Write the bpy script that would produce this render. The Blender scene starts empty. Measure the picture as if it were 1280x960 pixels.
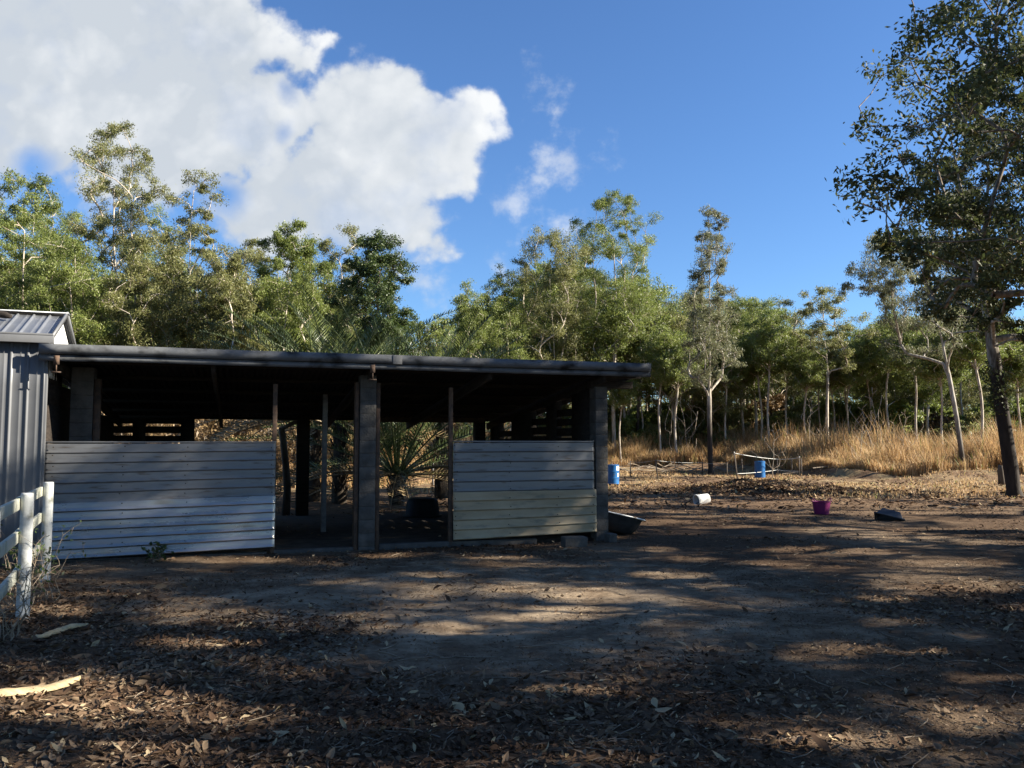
import bpy, math, random
import numpy as np
from mathutils import Vector, Matrix

# ------------------------------------------------------------------ camera, sky, sun, exposure
scene = bpy.context.scene
COL = scene.collection
FPX = 1036.0                       # focal length in pixels of the 1280 px wide photograph
EYE = 1.65
PITCH = math.atan(74 / FPX)
cam_data = bpy.data.cameras.new('camera')
cam_data.sensor_width = 36.0
cam_data.lens = 36.0 * FPX / 1280.0
cam_data.clip_end = 3000
cam = bpy.data.objects.new('camera', cam_data)
cam.location = (0, 0, EYE)
cam.rotation_euler = (math.pi / 2 + PITCH, 0, 0)
COL.objects.link(cam)
scene.camera = cam

SUN_EL, SUN_AZ = math.radians(28), math.radians(94)     # azimuth clockwise from the view direction (+Y)
SUN_DIR = Vector((math.cos(SUN_EL) * math.sin(SUN_AZ), math.cos(SUN_EL) * math.cos(SUN_AZ), math.sin(SUN_EL)))
sun_data = bpy.data.lights.new('sun', 'SUN')
sun_data.energy = 5.0
sun_data.angle = math.radians(0.53)
sun_data.color = (1.0, 0.92, 0.78)
sun = bpy.data.objects.new('sun', sun_data)
sun.rotation_euler = SUN_DIR.to_track_quat('Z', 'Y').to_euler()
COL.objects.link(sun)

scene.view_settings.view_transform = 'Standard'
scene.view_settings.look = 'None'
scene.view_settings.exposure = 1.78
scene.view_settings.gamma = 1.0
scene.view_settings.use_curve_mapping = False
scene.cycles.use_denoising = True
try:
    scene.cycles.denoiser = 'OPENIMAGEDENOISE'
    scene.cycles.denoising_prefilter = 'ACCURATE'
except Exception:
    pass
scene.cycles.max_bounces = 6
scene.cycles.diffuse_bounces = 3
scene.cycles.glossy_bounces = 3
scene.cycles.transmission_bounces = 3
scene.cycles.sample_clamp_indirect = 4.0
scene.cycles.use_adaptive_sampling = False


def ray(px, py):
    u = (px - 640) / FPX
    v = (480 - py) / FPX
    return np.array([u, math.cos(PITCH) - v * math.sin(PITCH), math.sin(PITCH) + v * math.cos(PITCH)])


def P(px, py, Y):
    d = ray(px, py)
    return np.array([0, 0, EYE]) + d * (Y / d[1])


def build_world():
    w = bpy.data.worlds.new('World')
    scene.world = w
    w.use_nodes = True
    nt = w.node_tree
    nt.nodes.clear()
    N = nt.nodes.new
    L = nt.links.new
    out = N('ShaderNodeOutputWorld')
    bg = N('ShaderNodeBackground')
    bg.inputs['Strength'].default_value = 0.052
    sky = N('ShaderNodeTexSky')
    sky.sky_type = 'NISHITA'
    sky.sun_disc = False
    sky.sun_elevation = SUN_EL
    sky.sun_rotation = SUN_AZ
    sky.air_density = 1.0
    sky.dust_density = 0.15
    sky.ozone_density = 2.2
    tc = N('ShaderNodeTexCoord')
    sep = N('ShaderNodeSeparateXYZ')
    L(tc.outputs['Generated'], sep.inputs[0])

    def math_(op, a, b=None, c=None):
        n = N('ShaderNodeMath')
        n.operation = op
        for i, x in enumerate((a, b, c)):
            if x is None:
                continue
            if isinstance(x, (int, float)):
                n.inputs[i].default_value = x
            else:
                L(x, n.inputs[i])
        return n.outputs[0]
    yy = math_('MAXIMUM', sep.outputs['Y'], 0.02)
    s = math_('DIVIDE', sep.outputs['X'], yy)
    t = math_('DIVIDE', sep.outputs['Z'], yy)
    comb = N('ShaderNodeCombineXYZ')
    L(s, comb.inputs[0])
    L(t, comb.inputs[1])
    # domain warp
    nz = N('ShaderNodeTexNoise')
    nz.inputs['Scale'].default_value = 5.5
    nz.inputs['Detail'].default_value = 7
    nz.inputs['Roughness'].default_value = 0.55
    L(comb.outputs[0], nz.inputs['Vector'])
    warp = N('ShaderNodeVectorMath')
    warp.operation = 'MULTIPLY_ADD'
    L(nz.outputs['Color'], warp.inputs[0])
    warp.inputs[1].default_value = (0.10, 0.10, 0)
    L(comb.outputs[0], warp.inputs[2])
    off = N('ShaderNodeVectorMath')
    off.operation = 'SUBTRACT'
    L(warp.outputs[0], off.inputs[0])
    off.inputs[1].default_value = (0.05, 0.05, 0)
    blobs = [(60, -30, 230), (190, 60, 190), (240, 170, 120), (60, 150, 110), (300, 30, 40), (330, 130, 95),
             (465, 150, 112), (538, 190, 96), (430, 240, 120), (500, 280, 85), (578, 165, 56), (380, 80, 56), (348, 72, 48),
             (330, 260, 90), (160, 215, 70), (545, 300, 50), (-120, 120, 200), (250, -150, 170)]
    v = None
    for bx, by, br in blobs:
        d = ray(bx, by)
        vd = N('ShaderNodeVectorMath')
        vd.operation = 'DISTANCE'
        L(off.outputs[0], vd.inputs[0])
        vd.inputs[1].default_value = (d[0] / d[1], d[2] / d[1], 0)
        g = math_('MULTIPLY_ADD', vd.outputs['Value'], -1.0, br / FPX)
        v = g if v is None else math_('SMOOTH_MAX', v, g, 0.02)
    rent = None
    # thin places inside the cloud where the blue shows
    for bx, by, br in [(364, 112, 26), (352, 160, 22), (290, 255, 38), (258, 292, 44), (45, 205, 50)]:
        d = ray(bx, by)
        vd = N('ShaderNodeVectorMath')
        vd.operation = 'DISTANCE'
        L(off.outputs[0], vd.inputs[0])
        vd.inputs[1].default_value = (d[0] / d[1], d[2] / d[1], 0)
        mr = N('ShaderNodeMapRange')
        mr.interpolation_type = 'SMOOTHSTEP'
        mr.inputs['From Min'].default_value = br / FPX
        mr.inputs['From Max'].default_value = 0.0
        mr.inputs['To Max'].default_value = 0.62 if bx > 340 else 1.0
        L(vd.outputs['Value'], mr.inputs['Value'])
        rent = mr.outputs[0] if rent is None else math_('MAXIMUM', rent, mr.outputs[0])
    fine = N('ShaderNodeTexNoise')
    fine.inputs['Scale'].default_value = 16
    fine.inputs['Detail'].default_value = 8
    fine.inputs['Roughness'].default_value = 0.6
    L(comb.outputs[0], fine.inputs['Vector'])
    vor = N('ShaderNodeTexVoronoi')
    vor.feature = 'SMOOTH_F1'
    vor.inputs['Scale'].default_value = 15
    vor.inputs['Smoothness'].default_value = 0.4
    vor.inputs['Detail'].default_value = 2.5
    vor.inputs['Roughness'].default_value = 0.55
    L(off.outputs[0], vor.inputs['Vector'])
    billow = math_('SUBTRACT', 0.5, vor.outputs['Distance'])
    v2 = math_('MULTIPLY_ADD', fine.outputs['Fac'], 0.075, v)
    v2 = math_('MULTIPLY_ADD', billow, 0.045, v2)
    mask = N('ShaderNodeMapRange')
    mask.interpolation_type = 'SMOOTHERSTEP'
    mask.inputs['From Min'].default_value = 0.022
    mask.inputs['From Max'].default_value = 0.058
    L(v2, mask.inputs['Value'])
    big_pre = N('ShaderNodeTexNoise')
    big_pre.inputs['Scale'].default_value = 11
    big_pre.inputs['Detail'].default_value = 5
    L(comb.outputs[0], big_pre.inputs['Vector'])
    # thin wisps right of the big cloud
    wv = None
    for bx, by, br in [(686, 108, 20), (694, 135, 22), (714, 160, 20), (745, 176, 20), (672, 222, 32), (700, 210, 24), (708, 285, 24), (530, 362, 26), (625, 356, 26), (652, 258, 34)]:
        d = ray(bx, by)
        vd = N('ShaderNodeVectorMath')
        vd.operation = 'DISTANCE'
        L(off.outputs[0], vd.inputs[0])
        vd.inputs[1].default_value = (d[0] / d[1], d[2] / d[1], 0)
        g = math_('MULTIPLY_ADD', vd.outputs['Value'], -1.0, br / FPX)
        wv = g if wv is None else math_('SMOOTH_MAX', wv, g, 0.015)
    wv2 = math_('MULTIPLY_ADD', math_('SUBTRACT', fine.outputs['Fac'], 0.5), 0.22, wv)
    wm = N('ShaderNodeMapRange')
    wm.interpolation_type = 'SMOOTHERSTEP'
    wm.inputs['From Min'].default_value = -0.012
    wm.inputs['From Max'].default_value = 0.06
    wm.inputs['To Max'].default_value = 0.55
    L(wv2, wm.inputs['Value'])
    rent2 = math_('MULTIPLY', rent, math_('MINIMUM', math_('MULTIPLY', big_pre.outputs['Fac'], 1.7), 1.0))
    m = math_('MAXIMUM', math_('MULTIPLY', mask.outputs[0], math_('SUBTRACT', 1.0, rent2)), wm.outputs[0])
    front = math_('GREATER_THAN', sep.outputs['Y'], 0.05)
    m = math_('MULTIPLY', m, front)
    m = math_('MULTIPLY', m, math_('MINIMUM', math_('MULTIPLY_ADD', nz.outputs['Fac'], 1.6, 0.22), 0.98))
    # tone of the cloud: whiter towards its sunlit right and upper side, greyer body
    big = N('ShaderNodeTexNoise')
    big.inputs['Scale'].default_value = 4.5
    big.inputs['Detail'].default_value = 6
    L(comb.outputs[0], big.inputs['Vector'])
    tone = math_('MULTIPLY_ADD', s, 0.95, 0.72)
    tone = math_('ADD', tone, math_('MULTIPLY', math_('SUBTRACT', big.outputs['Fac'], 0.5), 1.3))
    tone = math_('ADD', tone, math_('MULTIPLY', math_('SUBTRACT', fine.outputs['Fac'], 0.5), 0.5))
    tone = math_('MULTIPLY_ADD', billow, 0.45, tone)
    tone = math_('ADD', tone, math_('MULTIPLY', math_('SUBTRACT', t, 0.3), 0.3))
    cr = N('ShaderNodeValToRGB')
    cr.color_ramp.elements[0].position = 0.1
    cr.color_ramp.elements[0].color = (3.55, 3.85, 4.2, 1)
    cr.color_ramp.elements[1].position = 0.75
    cr.color_ramp.elements[1].color = (5.5, 5.6, 5.65, 1)
    L(tone, cr.inputs[0])
    tint = N('ShaderNodeMix')
    tint.data_type = 'RGBA'
    tint.blend_type = 'MULTIPLY'
    tint.inputs['Factor'].default_value = 1.0
    L(sky.outputs[0], tint.inputs['A'])
    tint.inputs['B'].default_value = (0.57, 0.79, 1.07, 1)
    mix = N('ShaderNodeMix')
    mix.data_type = 'RGBA'
    L(m, mix.inputs['Factor'])
    L(tint.outputs['Result'], mix.inputs['A'])
    L(cr.outputs[0], mix.inputs['B'])
    L(mix.outputs['Result'], bg.inputs['Color'])
    L(bg.outputs[0], out.inputs['Surface'])
    w.cycles.sampling_method = 'MANUAL'
    w.cycles.sample_map_resolution = 512


build_world()

# ------------------------------------------------------------------ helpers
RNG = np.random.default_rng(7)


def smooth(a, b, x):
    t = np.clip((np.asarray(x, float) - a) / (b - a), 0, 1)
    return t * t * (3 - 2 * t)


def _hash(ix, iy, seed):
    h = (ix.astype(np.int64) * 374761393 + iy.astype(np.int64) * 668265263 + seed * 974634777) & 0xffffffff
    h = ((h ^ (h >> 13)) * 1274126177) & 0xffffffff
    return ((h ^ (h >> 16)) & 0xffff) / 65535.0


def vnoise(x, y, seed=0):
    x = np.asarray(x, float)
    y = np.asarray(y, float)
    ix, iy = np.floor(x), np.floor(y)
    fx, fy = x - ix, y - iy
    fx, fy = fx * fx * (3 - 2 * fx), fy * fy * (3 - 2 * fy)
    a = _hash(ix, iy, seed)
    b = _hash(ix + 1, iy, seed)
    c = _hash(ix, iy + 1, seed)
    d = _hash(ix + 1, iy + 1, seed)
    return (a * (1 - fx) + b * fx) * (1 - fy) + (c * (1 - fx) + d * fx) * fy


def fbm(x, y, seed=0, o=4):
    s, a, n = 0, 0.5, 0
    for k in range(o):
        s = s + a * vnoise(np.asarray(x) * 2 ** k, np.asarray(y) * 2 ** k, seed + k)
        n += a
        a *= 0.5
    return s / n


def grass_edge(x):
    return 57 - 15 * smooth(13, 21, x) - 23 * smooth(-1.5, -6, x) + 7.0 * (fbm(np.asarray(x) * 0.35, 0.5, 5) - 0.5)


def gz(x, y):
    x = np.asarray(x, float)
    y = np.asarray(y, float)
    z = -0.2 * smooth(17, 34, y)
    ge = 57 - 15 * smooth(13, 21, x)
    z = z + 1.3 * smooth(ge, ge + 26, y) + 0.012 * np.clip(y - 85, 0, 400)
    z = z + 0.42 * np.exp(-((x - 9.6) / 2.6) ** 2 - ((y - 31.5) / 2.2) ** 2) * (0.7 + 0.6 * vnoise(x * 1.3, y * 1.3, 9))
    z = z + 0.5 * np.exp(-((y - ge + 0.5) / 1.6) ** 2) * (0.2 + vnoise(x * 0.5, y * 0.5, 3))
    z = z + 0.10 * (fbm(x * 0.25, y * 0.25, 11) - 0.5) * smooth(15, 30, y)
    near = smooth(0.5, 2.0, np.abs(y - 14)) * 0 + 1
    z = z + near * (0.05 * (fbm(x * 0.9, y * 0.9, 21) - 0.5) + 0.022 * (vnoise(x * 5, y * 5, 33) - 0.5) + 0.014 * (vnoise(x * 10, y * 10, 35) - 0.5) * smooth(20, 12, y))
    return z


def g3(px, Y):
    d = ray(px, 554)
    X = d[0] * Y / d[1]
    return Vector((X, Y, float(gz(X, Y))))


def ground_at(px, py):
    d = ray(px, py)
    Y = 5.0
    for _ in range(60):
        X = d[0] / d[1] * Y
        z = float(gz(X, Y))
        Yn = (z - EYE) / (d[2] / d[1])
        Y = Y * 0.5 + Yn * 0.5
    return Vector((d[0] / d[1] * Y, Y, float(gz(d[0] / d[1] * Y, Y))))


def mesh_np(name, V, loops, sizes, mat=None, smooth_shade=False, mats=None, mat_idx=None):
    V = np.asarray(V, np.float32)
    loops = np.asarray(loops, np.int32)
    sizes = np.asarray(sizes, np.int32)
    me = bpy.data.meshes.new(name)
    me.vertices.add(len(V))
    me.vertices.foreach_set('co', V.ravel())
    me.loops.add(len(loops))
    me.loops.foreach_set('vertex_index', loops)
    me.polygons.add(len(sizes))
    st = np.concatenate([[0], np.cumsum(sizes)[:-1]]).astype(np.int32)
    me.polygons.foreach_set('loop_start', st)
    me.polygons.foreach_set('loop_total', sizes)
    if mats:
        for m_ in mats:
            me.materials.append(m_)
        me.polygons.foreach_set('material_index', np.asarray(mat_idx, np.int32))
    elif mat:
        me.materials.append(mat)
    if smooth_shade:
        me.polygons.foreach_set('use_smooth', np.ones(len(sizes), bool))
    me.update(calc_edges=True)
    me.validate()
    return me


class MB:
    """collects boxes, tubes and sheets into ONE mesh"""

    def __init__(self):
        self.v, self.l, self.s, self.n = [], [], [], 0

    def add(self, V, faces):
        V = np.asarray(V, float).reshape(-1, 3)
        self.v.append(V)
        for f in faces:
            self.l.extend([i + self.n for i in f])
            self.s.append(len(f))
        self.n += len(V)
        return self

    def addq(self, V, F):
        V = np.asarray(V, float).reshape(-1, 3)
        F = np.asarray(F, int)
        self.v.append(V)
        self.l.extend((F + self.n).ravel().tolist())
        self.s.extend([F.shape[1]] * len(F))
        self.n += len(V)
        return self

    def box(self, x0, x1, y0, y1, z0, z1, M=None):
        V = np.array([[x, y, z] for z in (z0, z1) for y in (y0, y1) for x in (x0, x1)], float)
        if M is not None:
            V = np.array([tuple(M @ Vector(v)) for v in V])
        return self.add(V, [(0, 2, 3, 1), (4, 5, 7, 6), (0, 1, 5, 4), (2, 6, 7, 3), (0, 4, 6, 2), (1, 3, 7, 5)])

    def beam(self, a, b, w, h):
        a, b = Vector(a), Vector(b)
        d = b - a
        L = d.length
        d.normalize()
        up = Vector((0, 0, 1)) if abs(d.z) < 0.95 else Vector((1, 0, 0))
        s = d.cross(up).normalized()
        u = s.cross(d)
        M = Matrix((s, d, u)).transposed().to_4x4()
        M.translation = a
        return self.box(-w / 2, w / 2, 0, L, -h / 2, h / 2, M)

    def tube(self, pts, rad, sides=8, cap=True):
        pts = np.asarray(pts, float)
        n = len(pts)
        rad = np.broadcast_to(np.asarray(rad, float), (n,))
        tan = np.gradient(pts, axis=0) if n > 2 else np.repeat((pts[1] - pts[0])[None], 2, 0)
        tan /= np.linalg.norm(tan, axis=1)[:, None] + 1e-9
        ref = np.array([0.31, 0.95, 0.05]) if abs(tan[0] @ np.array([0.31, 0.95, 0.05])) < 0.9 else np.array([0, 0, 1.0])
        s = np.cross(tan, ref)
        s /= np.linalg.norm(s, axis=1)[:, None] + 1e-9
        u = np.cross(tan, s)
        a = np.arange(sides) * 2 * math.pi / sides
        V = pts[:, None] + rad[:, None, None] * (np.cos(a)[None, :, None] * s[:, None] + np.sin(a)[None, :, None] * u[:, None])
        i = np.arange(n - 1)[:, None] * sides
        k = np.arange(sides)[None]
        k2 = (k + 1) % sides
        F = np.stack([i + k, i + k2, i + sides + k2, i + sides + k], -1).reshape(-1, 4)
        base = self.n
        self.addq(V.reshape(-1, 3), F)
        if cap:
            self.l.extend([base + j for j in range(sides)][::-1])
            self.s.append(sides)
            self.l.extend([base + (n - 1) * sides + j for j in range(sides)])
            self.s.append(sides)
        return self

    def lathe(self, prof, sides=24, M=None, cap0=True, cap1=True):
        a = np.arange(sides) * 2 * math.pi / sides
        V = np.array([[r * math.cos(t), r * math.sin(t), z] for r, z in prof for t in a])
        if M is not None:
            V = np.array([tuple(M @ Vector(v)) for v in V])
        n = len(prof)
        F = [[i * sides + k, i * sides + (k + 1) % sides, (i + 1) * sides + (k + 1) % sides, (i + 1) * sides + k] for i in range(n - 1) for k in range(sides)]
        if cap0:
            F.append(list(range(sides))[::-1])
        if cap1:
            F.append([(n - 1) * sides + k for k in range(sides)])
        return self.add(V, F)

    def mesh(self, name, mat, sm=False):
        return mesh_np(name, np.concatenate(self.v), self.l, self.s, mat, sm)

    def build(self, name, mat, parent=None, sm=False, bevel=0.0, solid=0.0, auto=None):
        o = bpy.data.objects.new(name, self.mesh(name, mat, sm))
        COL.objects.link(o)
        if parent:
            o.parent = parent
        if solid:
            m = o.modifiers.new('solid', 'SOLIDIFY')
            m.thickness = solid
        if bevel:
            m = o.modifiers.new('bevel', 'BEVEL')
            m.width = bevel
            m.segments = 2
            m.limit_method = 'ANGLE'
        return o


def obj(name, me, parent=None, loc=None):
    o = bpy.data.objects.new(name, me)
    COL.objects.link(o)
    if parent:
        o.parent = parent
    if loc is not None:
        o.location = loc
    return o


def tag(o, label=None, cat=None, group=None, kind=None):
    if label:
        o['label'] = label
    if cat:
        o['category'] = cat
    if group:
        o['group'] = group
    if kind:
        o['kind'] = kind
    return o


def thing(name, label, cat, loc=(0, 0, 0), rz=0.0, group=None):
    o = bpy.data.objects.new(name, None)
    o.empty_display_size = 0.2
    COL.objects.link(o)
    o.location = loc
    o.rotation_euler = (0, 0, rz)
    return tag(o, label, cat, group)


def copy_tree(o, parent=None):
    kids = list(o.children)
    c = o.copy()
    COL.objects.link(c)
    c.parent = parent
    for ch in kids:
        copy_tree(ch, c)
    return c


# ------------------------------------------------------------------ materials
def mat(name, c1, c2=None, scale=4.0, rough=0.8, metal=0.0, bump=0.0, bscale=None, c3=None, s3=30.0, f3=0.5, stretch=(1, 1, 1), spec=0.3, rvar=0.0):
    m = bpy.data.materials.new(name)
    m.use_nodes = True
    nt = m.node_tree
    N, L = nt.nodes.new, nt.links.new
    b = nt.nodes['Principled BSDF']
    b.inputs['Roughness'].default_value = rough
    b.inputs['Metallic'].default_value = metal
    b.inputs['Specular IOR Level'].default_value = spec
    b.inputs['Base Color'].default_value = (*c1, 1)
    tc = N('ShaderNodeTexCoord')
    mp = N('ShaderNodeMapping')
    mp.inputs['Scale'].default_value = stretch
    L(tc.outputs['Object'], mp.inputs[0])
    if c2:
        nz = N('ShaderNodeTexNoise')
        nz.inputs['Scale'].default_value = scale
        nz.inputs['Detail'].default_value = 6
        nz.inputs['Roughness'].default_value = 0.65
        L(mp.outputs[0], nz.inputs['Vector'])
        r = N('ShaderNodeValToRGB')
        r.color_ramp.elements[0].position = 0.35
        r.color_ramp.elements[1].position = 0.68
        r.color_ramp.elements[0].color = (*c1, 1)
        r.color_ramp.elements[1].color = (*c2, 1)
        L(nz.outputs['Fac'], r.inputs[0])
        colr = r.outputs[0]
        if c3:
            n3 = N('ShaderNodeTexNoise')
            n3.inputs['Scale'].default_value = s3
            n3.inputs['Detail'].default_value = 4
            L(mp.outputs[0], n3.inputs['Vector'])
            r3 = N('ShaderNodeValToRGB')
            r3.color_ramp.elements[0].position = 0.62 - 0.25 * f3
            r3.color_ramp.elements[1].position = 0.8 - 0.2 * f3
            L(n3.outputs['Fac'], r3.inputs[0])
            mx = N('ShaderNodeMix')
            mx.data_type = 'RGBA'
            L(r3.outputs[0], mx.inputs['Factor'])
            L(colr, mx.inputs['A'])
            mx.inputs['B'].default_value = (*c3, 1)
            colr = mx.outputs['Result']
        L(colr, b.inputs['Base Color'])
        if rvar:
            mr = N('ShaderNodeMapRange')
            mr.inputs['To Min'].default_value = rough - rvar
            mr.inputs['To Max'].default_value = rough + rvar
            L(nz.outputs['Fac'], mr.inputs['Value'])
            L(mr.outputs[0], b.inputs['Roughness'])
    if bump:
        nb = N('ShaderNodeTexNoise')
        nb.inputs['Scale'].default_value = bscale or scale * 6
        nb.inputs['Detail'].default_value = 5
        L(mp.outputs[0], nb.inputs['Vector'])
        bp = N('ShaderNodeBump')
        bp.inputs['Strength'].default_value = min(1.0, bump)
        bp.inputs['Distance'].default_value = 0.02
        L(nb.outputs['Fac'], bp.inputs['Height'])
        L(bp.outputs[0], b.inputs['Normal'])
    return m


def leaf_mat(name, ca, cb, cc, nscale=0.35, transl=0.46, rough=0.5, yellow=None, spec=0.5):
    """leaves: colour varies leaf by leaf and from clump to clump, some light passes through"""
    m = bpy.data.materials.new(name)
    m.use_nodes = True
    nt = m.node_tree
    N, L = nt.nodes.new, nt.links.new
    nt.nodes.clear()
    out = N('ShaderNodeOutputMaterial')
    geo = N('ShaderNodeNewGeometry')
    tc = N('ShaderNodeTexCoord')
    nz = N('ShaderNodeTexNoise')
    nz.inputs['Scale'].default_value = nscale
    nz.inputs['Detail'].default_value = 2
    L(tc.outputs['Object'], nz.inputs['Vector'])
    add = N('ShaderNodeMath')
    add.operation = 'MULTIPLY_ADD'
    L(geo.outputs['Random Per Island'], add.inputs[0])
    add.inputs[1].default_value = 0.45
    sb = N('ShaderNodeMath')
    sb.operation = 'SUBTRACT'
    L(nz.outputs['Fac'], sb.inputs[0])
    sb.inputs[1].default_value = 0.22
    L(sb.outputs[0], add.inputs[2])
    r = N('ShaderNodeValToRGB')
    r.color_ramp.elements[0].position = 0.2
    r.color_ramp.elements[0].color = (*ca, 1)
    r.color_ramp.elements[1].position = 0.85
    r.color_ramp.elements[1].color = (*cc, 1)
    e = r.color_ramp.elements.new(0.52)
    e.color = (*cb, 1)
    L(add.outputs[0], r.inputs[0])
    colr = r.outputs[0]
    if yellow:
        gt = N('ShaderNodeMath')
        gt.operation = 'GREATER_THAN'
        L(geo.outputs['Random Per Island'], gt.inputs[0])
        gt.inputs[1].default_value = 0.94
        mx = N('ShaderNodeMix')
        mx.data_type = 'RGBA'
        L(gt.outputs[0], mx.inputs['Factor'])
        L(colr, mx.inputs['A'])
        mx.inputs['B'].default_value = (*yellow, 1)
        colr = mx.outputs['Result']
    b = N('ShaderNodeBsdfPrincipled')
    b.inputs['Roughness'].default_value = rough
    b.inputs['Specular IOR Level'].default_value = spec
    L(colr, b.inputs['Base Color'])
    t = N('ShaderNodeBsdfTranslucent')
    L(colr, t.inputs['Color'])
    ms = N('ShaderNodeMixShader')
    ms.inputs[0].default_value = transl
    L(b.outputs[0], ms.inputs[1])
    L(t.outputs[0], ms.inputs[2])
    L(ms.outputs[0], out.inputs['Surface'])
    return m


def bark_mat(name, pale, dark, zdark=None, soft=1.0):
    m = bpy.data.materials.new(name)
    m.use_nodes = True
    nt = m.node_tree
    N, L = nt.nodes.new, nt.links.new
    b = nt.nodes['Principled BSDF']
    b.inputs['Roughness'].default_value = 0.85
    b.inputs['Specular IOR Level'].default_value = 0.15
    tc = N('ShaderNodeTexCoord')
    mp = N('ShaderNodeMapping')
    mp.inputs['Scale'].default_value = (6, 6, 1.4)
    L(tc.outputs['Object'], mp.inputs[0])
    nz = N('ShaderNodeTexNoise')
    nz.inputs['Scale'].default_value = 1.5
    nz.inputs['Detail'].default_value = 6
    L(mp.outputs[0], nz.inputs['Vector'])
    r = N('ShaderNodeValToRGB')
    r.color_ramp.elements[0].position = 0.38
    r.color_ramp.elements[1].position = 0.6
    r.color_ramp.elements[0].color = (pale[0] * 0.55, pale[1] * 0.5, pale[2] * 0.45, 1)
    r.color_ramp.elements[1].color = (*pale, 1)
    L(nz.outputs['Fac'], r.inputs[0])
    colr = r.outputs[0]
    if zdark is not None:
        sep = N('ShaderNodeSeparateXYZ')
        L(tc.outputs['Object'], sep.inputs[0])
        ad = N('ShaderNodeMath')
        ad.operation = 'MULTIPLY_ADD'
        L(nz.outputs['Fac'], ad.inputs[0])
        ad.inputs[1].default_value = 1.6
        L(sep.outputs['Z'], ad.inputs[2])
        mr = N('ShaderNodeMapRange')
        mr.inputs['From Min'].default_value = zdark + 0.8 - soft
        mr.inputs['From Max'].default_value = zdark + 0.8 + soft
        L(ad.outputs[0], mr.inputs['Value'])
        r2 = N('ShaderNodeValToRGB')
        r2.color_ramp.elements[0].position = 0.35
        r2.color_ramp.elements[1].position = 0.7
        r2.color_ramp.elements[0].color = (dark[0] * 0.55, dark[1] * 0.55, dark[2] * 0.55, 1)
        r2.color_ramp.elements[1].color = (*dark, 1)
        L(nz.outputs['Fac'], r2.inputs[0])
        mx = N('ShaderNodeMix')
        mx.data_type = 'RGBA'
        L(mr.outputs[0], mx.inputs['Factor'])
        L(r2.outputs[0], mx.inputs['A'])
        L(colr, mx.inputs['B'])
        colr = mx.outputs['Result']
    L(colr, b.inputs['Base Color'])
    bp = N('ShaderNodeBump')
    bp.inputs['Strength'].default_value = 0.7
    bp.inputs['Distance'].default_value = 0.03
    L(nz.outputs['Fac'], bp.inputs['Height'])
    L(bp.outputs[0], b.inputs['Normal'])
    return m


M = {}
M['leaf_green'] = leaf_mat('leaf_green', (.090, .120, .024), (.180, .220, .050), (.285, .320, .098), yellow=(.20, .19, .07))
M['leaf_olive'] = leaf_mat('leaf_olive', (.100, .110, .034), (.200, .205, .068), (.300, .295, .120), yellow=(.20, .16, .08))
M['leaf_grey'] = leaf_mat('leaf_grey', (.085, .092, .042), (.160, .168, .084), (.240, .240, .130), yellow=(.17, .13, .08))
M['leaf_dark'] = leaf_mat('leaf_dark', (.028, .046, .012), (.055, .085, .020), (.100, .140, .036), transl=0.3)
M['leaf_near'] = leaf_mat('leaf_near', (.032, .042, .013), (.066, .080, .026), (.125, .138, .050), nscale=0.5, transl=0.35, rough=.7, yellow=(.13, .11, .03))
M['leaf_dry'] = leaf_mat('leaf_dry', (.10, .060, .028), (.20, .125, .055), (.30, .20, .095), transl=0.2)
M['leaf_dry_bush'] = leaf_mat('leaf_dry_bush', (.15, .095, .045), (.28, .19, .09), (.40, .29, .15), transl=0.3)
M['bark_pale'] = bark_mat('bark_pale', (.50, .44, .36), (.1, .08, .06))
M['bark_stocking'] = bark_mat('bark_stocking', (.46, .42, .36), (.055, .044, .036), 4.0, 1.2)
M['bark_low_stocking'] = bark_mat('bark_low_stocking', (.40, .37, .32), (.10, .08, .062), 2.6, 1.4)
M['bark_sap'] = bark_mat('bark_sapling', (.38, .32, .25), (.09, .07, .055))
M['bark_grey'] = bark_mat('bark_grey', (.26, .22, .18), (.09, .07, .055), 2.0, 2.0)
M['palm_leaf'] = leaf_mat('palm_leaf', (.036, .056, .014), (.080, .108, .034), (.165, .180, .075), nscale=0.8, transl=0.15, rough=0.4)
M['palm_dry'] = leaf_mat('palm_dry', (.12, .085, .04), (.24, .17, .08), (.36, .27, .14), nscale=0.8, transl=0.15)
M['palm_trunk'] = mat('palm_trunk', (.025, .019, .014), (.07, .053, .036), 9, 0.95, bump=1.0)
M['grass'] = leaf_mat('dry_grass_blade', (.27, .160, .070), (.46, .300, .145), (.62, .46, .25), nscale=0.12, transl=0.35, rough=0.7, yellow=(.23, .24, .07))
M['litter'] = leaf_mat('fallen_leaf', (.036, .020, .012), (.112, .068, .041), (.27, .195, .125), nscale=0.6, transl=0.08, rough=0.9, spec=.15, yellow=(.36, .28, .17))
M['twig'] = mat('dry_twig', (.16, .12, .085), (.30, .245, .18), 8, 0.9)

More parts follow.
